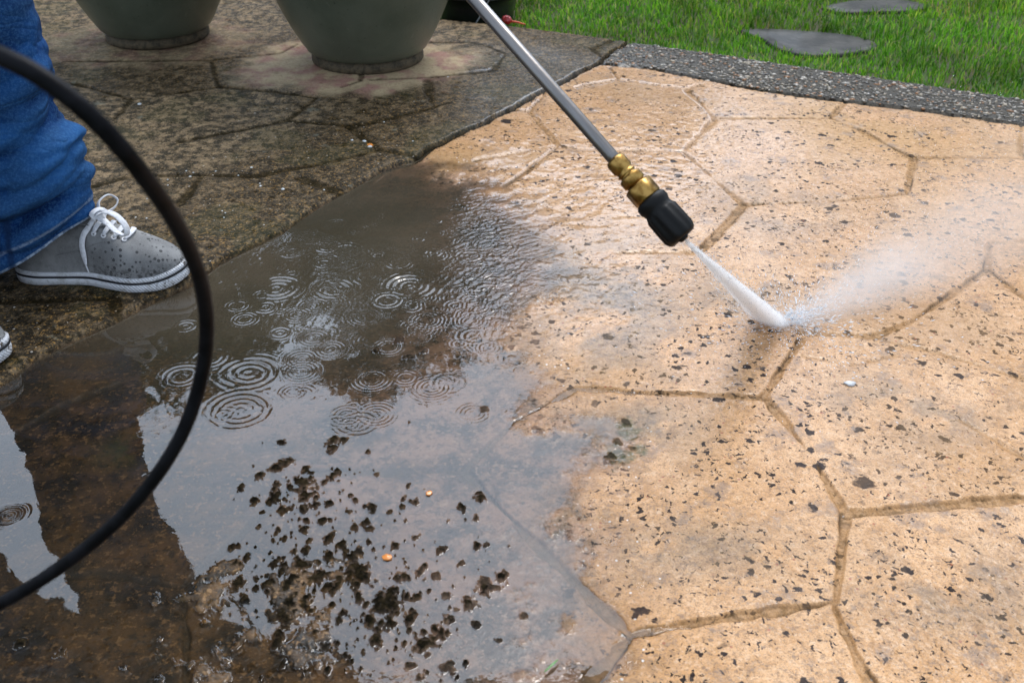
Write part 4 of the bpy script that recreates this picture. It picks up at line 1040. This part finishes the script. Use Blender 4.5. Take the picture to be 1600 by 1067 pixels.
def leg(kn, an, hipj, front, hem_front, hem_back, seed, k=120):
    """trouser leg: stations from the hem up; folds bunch at the ankle. +x is the wearer's front"""
    rs = random.Random(seed)
    st = []
    N = 150
    zt = hipj.z
    ph = [rs.uniform(0, 6.28) for _ in range(12)]
    V = np.zeros((N, k, 3)); J = np.zeros((N, k, 4))
    th = np.arange(k) * 2 * math.pi / k
    for i in range(N):
        t = i / (N - 1); t = t ** 1.35
        # centre
        if t < .5: c = an.lerp(kn, t / .5)
        else: c = kn.lerp(hipj, (t - .5) / .5)
        z = an.z * 0 + t * zt
        r = np.interp(t, [0, .05, .12, .25, .5, .75, 1], [.100, .104, .100, .098, .100, .112, .125])
        ry = np.interp(t, [0, .05, .12, .25, .5, .75, 1], [.080, .084, .086, .088, .094, .105, .115])
        cx = np.interp(t * zt, [0, .10, .20, .35, .5, .9], [front - .118, front - .112, front - .125, front - .118, kn.x, hipj.x])
        cy = c.y
        # horizontal-ish folds, strongest low down
        bunch = math.exp(-((t * zt - .15) / .13) ** 2)
        fo = np.zeros(k)
        zz = t * zt
        for q in range(7):
            w_ = 1 / (.028 + .012 * q)
            slope = (.035 * math.sin(ph[q] * 3))
            s_ = np.sin((zz + slope * np.cos(th + ph[q]) + .02 * np.sin(2 * th + ph[q + 3])) * w_ * 2.1 + ph[q + 2])
            env = .5 + .5 * np.cos(th - (ph[q] * 1.3))
            fo += (1 - 2 * np.abs(s_) ** .75) * env * -1 * (.013 if q < 4 else .006) 
        fo *= (.22 + .75 * bunch)
        fo += .0035 * np.sin(3 * th + 9 * zz + ph[8]) + .003 * np.sin(5 * th - 14 * zz + ph[9])
        # front bulge resting on the shoe
        fo += .020 * math.exp(-((zz - .155) / .022) ** 2) * np.clip(np.cos(th - .1), 0, 1) ** 1.2
        fo -= .012 * math.exp(-((zz - .205) / .022) ** 2) * np.clip(np.cos(th), 0, 1)
        hemz = hem_back + (hem_front - hem_back) * (.5 + .5 * np.cos(th)) ** .9
        zrow = hemz + (zt - hemz) * t
        low = math.exp(-t / .06)
        V[i, :, 0] = cx + (r + fo) * np.cos(th); V[i, :, 1] = cy + (ry + fo) * np.sin(th); V[i, :, 2] = zrow
        J[i, :, 0] = np.clip(.2 + 70 * fo, 0, 1) * (.35 + .5 * bunch) + .35 * sstep(.3, .5, np.full(k, zz)) * np.clip(np.cos(th + .5), 0, 1)  # ridges lighter, creases darker: fold shading put into the colour
        J[i, :, 1] = 1.0 if i < 4 else (.5 if i in (13, 14) else 0)
        dth = np.abs(((th - 4.75 + math.pi) % (2 * math.pi)) - math.pi)
        J[i, :, 2] = (dth < .04) * 1.0
    # inner return at the hem gives the cloth thickness
    inner = V[0:1].copy(); cc = inner.mean(1, keepdims=True); inner = cc + (inner - cc) * .955; inner[..., 2] += .001
    inn2 = cc + (V[10:11] - V[10:11].mean(1, keepdims=True)) * .93; inn2[..., 2] = V[10:11][..., 2] + .004
    V = np.concatenate([inn2, inner, V]); J = np.concatenate([J[0:1] * 0, J[0:1], J])
    return V, J
jV = []; jJ = []; jF = []; base = 0
for (kn, an, hj, fr, hf, hb, sd) in ((KL, AL, HIP + Vector((.0, .10, -.02)), -.700, .128, .012, 3), (KR, AR, HIP + Vector((.0, -.10, -.02)), -.905, .120, .012, 11)):
    V, J = leg(kn, an, hj, fr, hf, hb, sd)
    n_, k_ = V.shape[:2]; idx = np.arange(n_ * k_).reshape(n_, k_)
    a = idx[:-1]; b2 = idx[1:]
    F = np.stack([a, np.roll(a, -1, 1), np.roll(b2, -1, 1), b2], -1).reshape(-1, 4)
    jV.append(V.reshape(-1, 3)); jJ.append(J.reshape(-1, 4)); jF.append(F + base); base += n_ * k_
# seat of the jeans
k_ = 48; rings = []
for (z, rx, ry) in ((.74, .10, .17), (.80, .128, .205), (.88, .142, .205), (.96, .145, .185), (1.0, .142, .175)):
    rings.append([(HIP.x + .0 + (z - .9) * .35 + rx * math.cos(a), HIP.y + ry * math.sin(a), z) for a in np.arange(k_) * 2 * math.pi / k_])
mb = MB(); mb.loft(rings, True); Vs = np.concatenate(mb.V); jV.append(Vs); jJ.append(np.tile([[.2, 0, 0, 0]], (len(Vs), 1)))
allV = np.concatenate(jV) + np.array(off[:])
mesh_np('jeans', allV, [np.concatenate(jF + [np.concatenate(mb.Q) + base]), np.concatenate(mb.T) + base], mj.m, person, attrs={'J': np.concatenate(jJ)})

# canvas shoes
mcv = NT('grey_canvas')
cc_ = mcv.mix(mcv.step(mcv.noise(22, 4), .35, .65), (.155, .155, .153), (.26, .26, .255))
cc_ = mcv.mix(mcv.mul(mcv.step(mcv.noise(900, 2, .8), .45, .62), .35), cc_, (.36, .36, .36))
vv_ = mcv.n('ShaderNodeTexVoronoi'); mcv.set(vv_.inputs['Vector'], mcv.co); vv_.inputs['Scale'].default_value = 150
sp_ = mcv.n('ShaderNodeSeparateColor'); mcv.t.links.new(vv_.outputs['Color'], sp_.inputs[0])
wetd = mcv.mul(mcv.step(mcv.sub(vv_.outputs['Distance'], mcv.step(sp_.outputs[0], .2, 1, .05, .46)), .08, -.06), mcv.step(sp_.outputs[1], .05, .15))
sx_ = mcv.n('ShaderNodeSeparateXYZ'); mcv.set(sx_.inputs[0], mcv.co)
front_ = mcv.step(sx_.outputs[0], .10, .20, .15, 1)
cc_ = mcv.mix(mcv.mul(mcv.mul(wetd, front_), .85), cc_, (.035, .035, .036))
low_ = mcv.mul(mcv.step(sx_.outputs[2], .060, .030), mcv.step(mcv.noise(130, 4, .7), .45, .60))
cc_ = mcv.mix(mcv.mul(mcv.mul(low_, front_), .8), cc_, (.04, .038, .036))
mcv.p(Base_Color=cc_, Roughness=.85, Normal=mcv.bump(mcv.noise(1200, 2), .4, .0005))
mso = NT('white_rubber')
muddy = mso.mul(mso.step(mso.noise(90, 5, .75), .52, .64), 1.0)
sx2 = mso.n('ShaderNodeSeparateXYZ'); mso.set(sx2.inputs[0], mso.co)
muddy = mso.mul(muddy, mso.step(sx2.outputs[0], .235, .285))
mso.p(Base_Color=mso.mix(muddy, mso.mix(mso.mul(mso.step(mso.noise(70, 6, .75), .46, .64), .55), (.72, .73, .76), (.34, .32, .28)), (.07, .05, .03)), Roughness=.45)
wv = mso.n('ShaderNodeTexWave', wave_type='BANDS', bands_direction='DIAGONAL'); mso.set(wv.inputs['Vector'], mso.co); wv.inputs['Scale'].default_value = 95
mso.p(Normal=mso.bump(mso.mul(wv.outputs[0], mso.step(sx2.outputs[0], .15, .19)), .9, .0012))
mst = simple('black_foxing', (.012, .012, .015), .4)
mlc = NT('white_lace'); mlc.p(Base_Color=mlc.mix(mlc.step(mlc.noise(150, 4), .4, .7), (.80, .81, .84), (.62, .62, .64)), Roughness=.7, Normal=mlc.bump(mlc.noise(900, 2), .5, .0006))
mey = simple('eyelet_white', (.78, .78, .80), .3); mhole = simple('dark_hole', (.01, .01, .01), .8)
LEN = .298
SS = [0, .03, .08, .16, .30, .45, .58, .70, .80, .88, .94, .98, 1.0]
WL = [.006, .020, .030, .036, .038, .042, .047, .0485, .045, .038, .028, .016, .003]   # lateral
WM = [.006, .020, .029, .033, .029, .030, .041, .0500, .048, .041, .031, .018, .003]   # medial
HT = [.060, .075, .090, .098, .104, .108, .103, .090, .078, .069, .060, .051, .040]
def shoe(side, loc, rz, parent):
    """side=+1 left foot (lateral towards +y)"""
    root = empty('shoe', (0, 0, 0)); root.parent = parent; root.location = off_(Vector(loc)); root.rotation_euler.z = rz
    def wl(s): return np.interp(s, SS, WL)
    def wm(s): return np.interp(s, SS, WM)
    ss = spline([(a, b, c) for a, b, c in zip(SS, WL, WM)], 97)
    hh = np.array([np.interp(s, SS, HT) for s in ss[:, 0]])
    kk = np.ones(9) / 9; hh = np.convolve(np.pad(hh, 4, 'edge'), kk, 'valid')
    def soleh(s): return .027 + .004 * sstep(.75, 1., s) - .003 * math.exp(-((s - .3) / .15) ** 2)
    def spring(s): return .010 * max(0, (s - .82) / .18) ** 2 + .0
    # sole: outline walls
    outl = [(s * LEN, side * a) for s, a, _ in ss] + [(s * LEN, -side * b_) for s, _, b_ in ss[::-1]]
    O = np.array(outl); nO = len(O); cen = np.array([.5 * LEN, 0])
    tg = np.roll(O, -1, 0) - np.roll(O, 1, 0); nm = np.stack([tg[:, 1], -tg[:, 0]], 1); nm /= np.linalg.norm(nm, axis=1)[:, None] + 1e-9
    if ((O - cen) * nm).sum() < 0: nm = -nm
    def ring(offs, zf, inner=0):
        z = np.array([spring(o[0] / LEN) + (soleh(o[0] / LEN) * zf) for o in O])
        q = O + nm * offs
        return np.stack([q[:, 0], q[:, 1], z], 1)
    b = MB(); b.loft([ring(-.006, .0), ring(-.001, .02), ring(.0025, .12), ring(.0035, .35), ring(.0035, .64)], True); 
    b.loft([ring(.0030, .78), ring(.0036, .80), ring(.0036, .96), ring(.001, 1.03), ring(-.006, 1.02)], True)
    b.build('sole', mso.m, root)
    b = MB(); b.loft([ring(.0028, .62), ring(.0044, .66), ring(.0044, .76), ring(.0028, .80)], False); b.build('stripe', mst, root)
    # upper
    nt_ = 41
    def up(s, t, o=0.0):
        """t 0..1 from the medial to the lateral edge"""
        a_ = float(np.interp(s, ss[:, 0], ss[:, 1])); m_ = float(np.interp(s, ss[:, 0], ss[:, 2])); h = float(np.interp(s, ss[:, 0], hh))
        th = math.pi * t; cz = soleh(s) * .9 + spring(s)
        cth = math.cos(th); w_ = (m_ if cth > 0 else a_)
        y = -side * (abs(cth) ** .85) * math.copysign(1, cth) * (w_ - .0008)
        h2 = h - cz
        narrow = np.interp(s, [.3, .45, .6, .8], [.80, .85, 1, 1])
        y *= (1 - (1 - narrow) * math.sin(th) )
        z = cz + h2 * math.sin(th) ** (.72)
        return Vector((s * LEN, y, z))
    def nrm(s, t):
        e = .01
        a1 = up(min(s + e, .99), t) - up(s - e, t); b1 = up(s, min(t + e, 1)) - up(s, max(t - e, 0))
        n_ = a1.cross(b1).normalized()
        return n_ if n_.z > 0 else -n_
    rings = [[up(s, t) for t in np.linspace(0, 1, nt_)] for s in np.concatenate([[.004], np.linspace(.02, .98, 80), [.994]])]
    b = MB(); b.loft(rings, False, closed=False); b.build('upper', mcv.m, root)
    # stitched seam curving over the side, toe-cap line
    b = MB()
    pts = [up(s, t) + nrm(s, t) * .0004 for s, t in zip(np.linspace(.30, .60, 24), np.interp(np.linspace(0, 1, 24), [0, .5, 1], [.10, .13, .27]))]
    b.tube(pts, .0009, 6); b.build('seam', mcv.m, root)
    # tongue
    b = MB()
    tp = [up(s, .5) + Vector((0, 0, .002)) for s in np.linspace(.68, .45, 10)] + [up(.44, .5) + Vector((-.012, 0, .012))]
    b.ribbon(tp, (0, 0, 1), [.022] * 6 + [.03] * 5, .003); b.build('tongue', mcv.m, root)
    # eyelets and laces
    rows = [(.700, .38), (.645, .355), (.588, .335), (.530, .32)]
    for sd_ in (0, 1):
        for (s, t) in rows:
            tt = t if sd_ == 0 else 1 - t
            c = up(s, tt); n_ = nrm(s, tt); q = n_.to_track_quat('Z', 'Y')
            b = MB(); rr_ = [[c + q @ Vector((r_ * math.cos(a), r_ * math.sin(a), z_)) for a in np.arange(16) * 2 * math.pi / 16] for r_, z_ in ((.0046, .0), (.0046, .0012), (.0034, .0018), (.0020, .0014), (.0018, .0003))]
            b.loft(rr_, False); b.build('eyelet', mey, root)
            b = MB(); b.loft([[c + q @ Vector((r_ * math.cos(a), r_ * math.sin(a), .0006)) for a in np.arange(12) * 2 * math.pi / 12] for r_ in (.0021, .001)], True); b.build('eyelet_hole', mhole, root)
    b = MB()
    for (s, t) in rows:
        sv = np.linspace(0, 1, 15); pts = []; nn = []
        for f in sv:
            tt = t + (1 - 2 * t) * f; s2 = s + .018 * math.sin(math.pi * f)
            lift = .001 + .0048 * math.sin(math.pi * f) ** .6
            pts.append(up(s2, tt) + nrm(s2, tt) * lift); nn.append(nrm(s2, tt))
        b.ribbon(pts, nn, [.0035, .006] + [.0085] * 11 + [.006, .0035], .0016)
    b.build('lace', mlc.m, root)
    # bow: knot, two loops, hanging ends
    kc = up(.56, .45) + Vector((.002, 0, .020))
    sm = -side
    b = MB()
    b.tube([kc + Vector((-.009, 0, -.003)), kc + Vector((-.004, sm * .001, .001)), kc + Vector((.003, sm * .002, .001)), kc + Vector((.009, sm * .002, -.004))], [.004, .0075, .0078, .004], 14)
    b.ribbon(spline([kc + Vector((-.006, sm * .006, -.004)), kc + Vector((-.008, sm * .009, .008)), kc + Vector((.0, -sm * .002, .012)), kc + Vector((.008, -sm * .006, .006)), kc + Vector((.004, sm * .004, -.004))], 16), (0, -.3 * side, 1), .010, .0022)
    b.build('lace_knot', mlc.m, root)
    for path, wdt in (([(0, .002, .002), (.016, .012, .012), (.034, .020, .010), (.046, .024, -.004), (.044, .026, -.015), (.030, .020, -.014), (.014, .010, -.006), (.002, .004, .0)], .0125),
                      ([(0, -.002, .002), (-.004, -.014, .014), (.006, -.026, .020), (.016, -.030, .012), (.014, -.022, .004), (.004, -.008, .0)], .0125)):
        pts = spline([kc + Vector((x_ * 1.2, sm * y_ * 1.2, z_ * 1.25)) for x_, y_, z_ in path], 34)
        nn = []
        ctr = pts.mean(0)
        for p_ in pts:
            v_ = p_ - ctr; nn.append(v_ / (np.linalg.norm(v_) + 1e-9) + np.array([0, 0, .35]))
        b = MB(); b.ribbon(pts, nn, wdt, .0020); b.build('lace_loop', mlc.m, root)
    for sgn, _z in ((1, 0), (-1, 0)):
        tt = [up(.530, .5 - sgn * .06) + Vector((0, 0, .014))] + [up(s_, (.5 - sgn * (.5 - t_))) + nrm(s_, (.5 - sgn * (.5 - t_))) * .004 for s_, t_ in ((.500, .38), (.475, .28), (.462, .19), (.462, .13))]
        endp = up(.470, .5 - sgn * .46) + nrm(.470, .5 - sgn * .42) * .005
        pts = spline(tt + [endp], 26)
        nn = [nrm(.475, .5 - sgn * f) for f in np.linspace(.1, .45, 26)]
        b = MB(); b.ribbon(pts, nn, np.interp(np.linspace(0, 1, 26), [0, .2, .85, 1], [.008, .0105, .0115, .004]), .0016); b.build('lace_end', mlc.m, root)
        b = MB(); b.tube([endp, endp + (endp - Vector(pts[-3])).normalized() * .014 + Vector((.002, 0, 0))], .0011, 8); b.build('aglet', mlc.m, root)
    return root
shoe(1, (-.858, 1.580, SLZ - .001), R(-3), person)
shoe(-1, (-1.060, 1.325, SLZ - .001), R(-4), person)
tag(person, 'person in faded blue jeans and grey canvas shoes with white laces standing by the puddle', 'person')
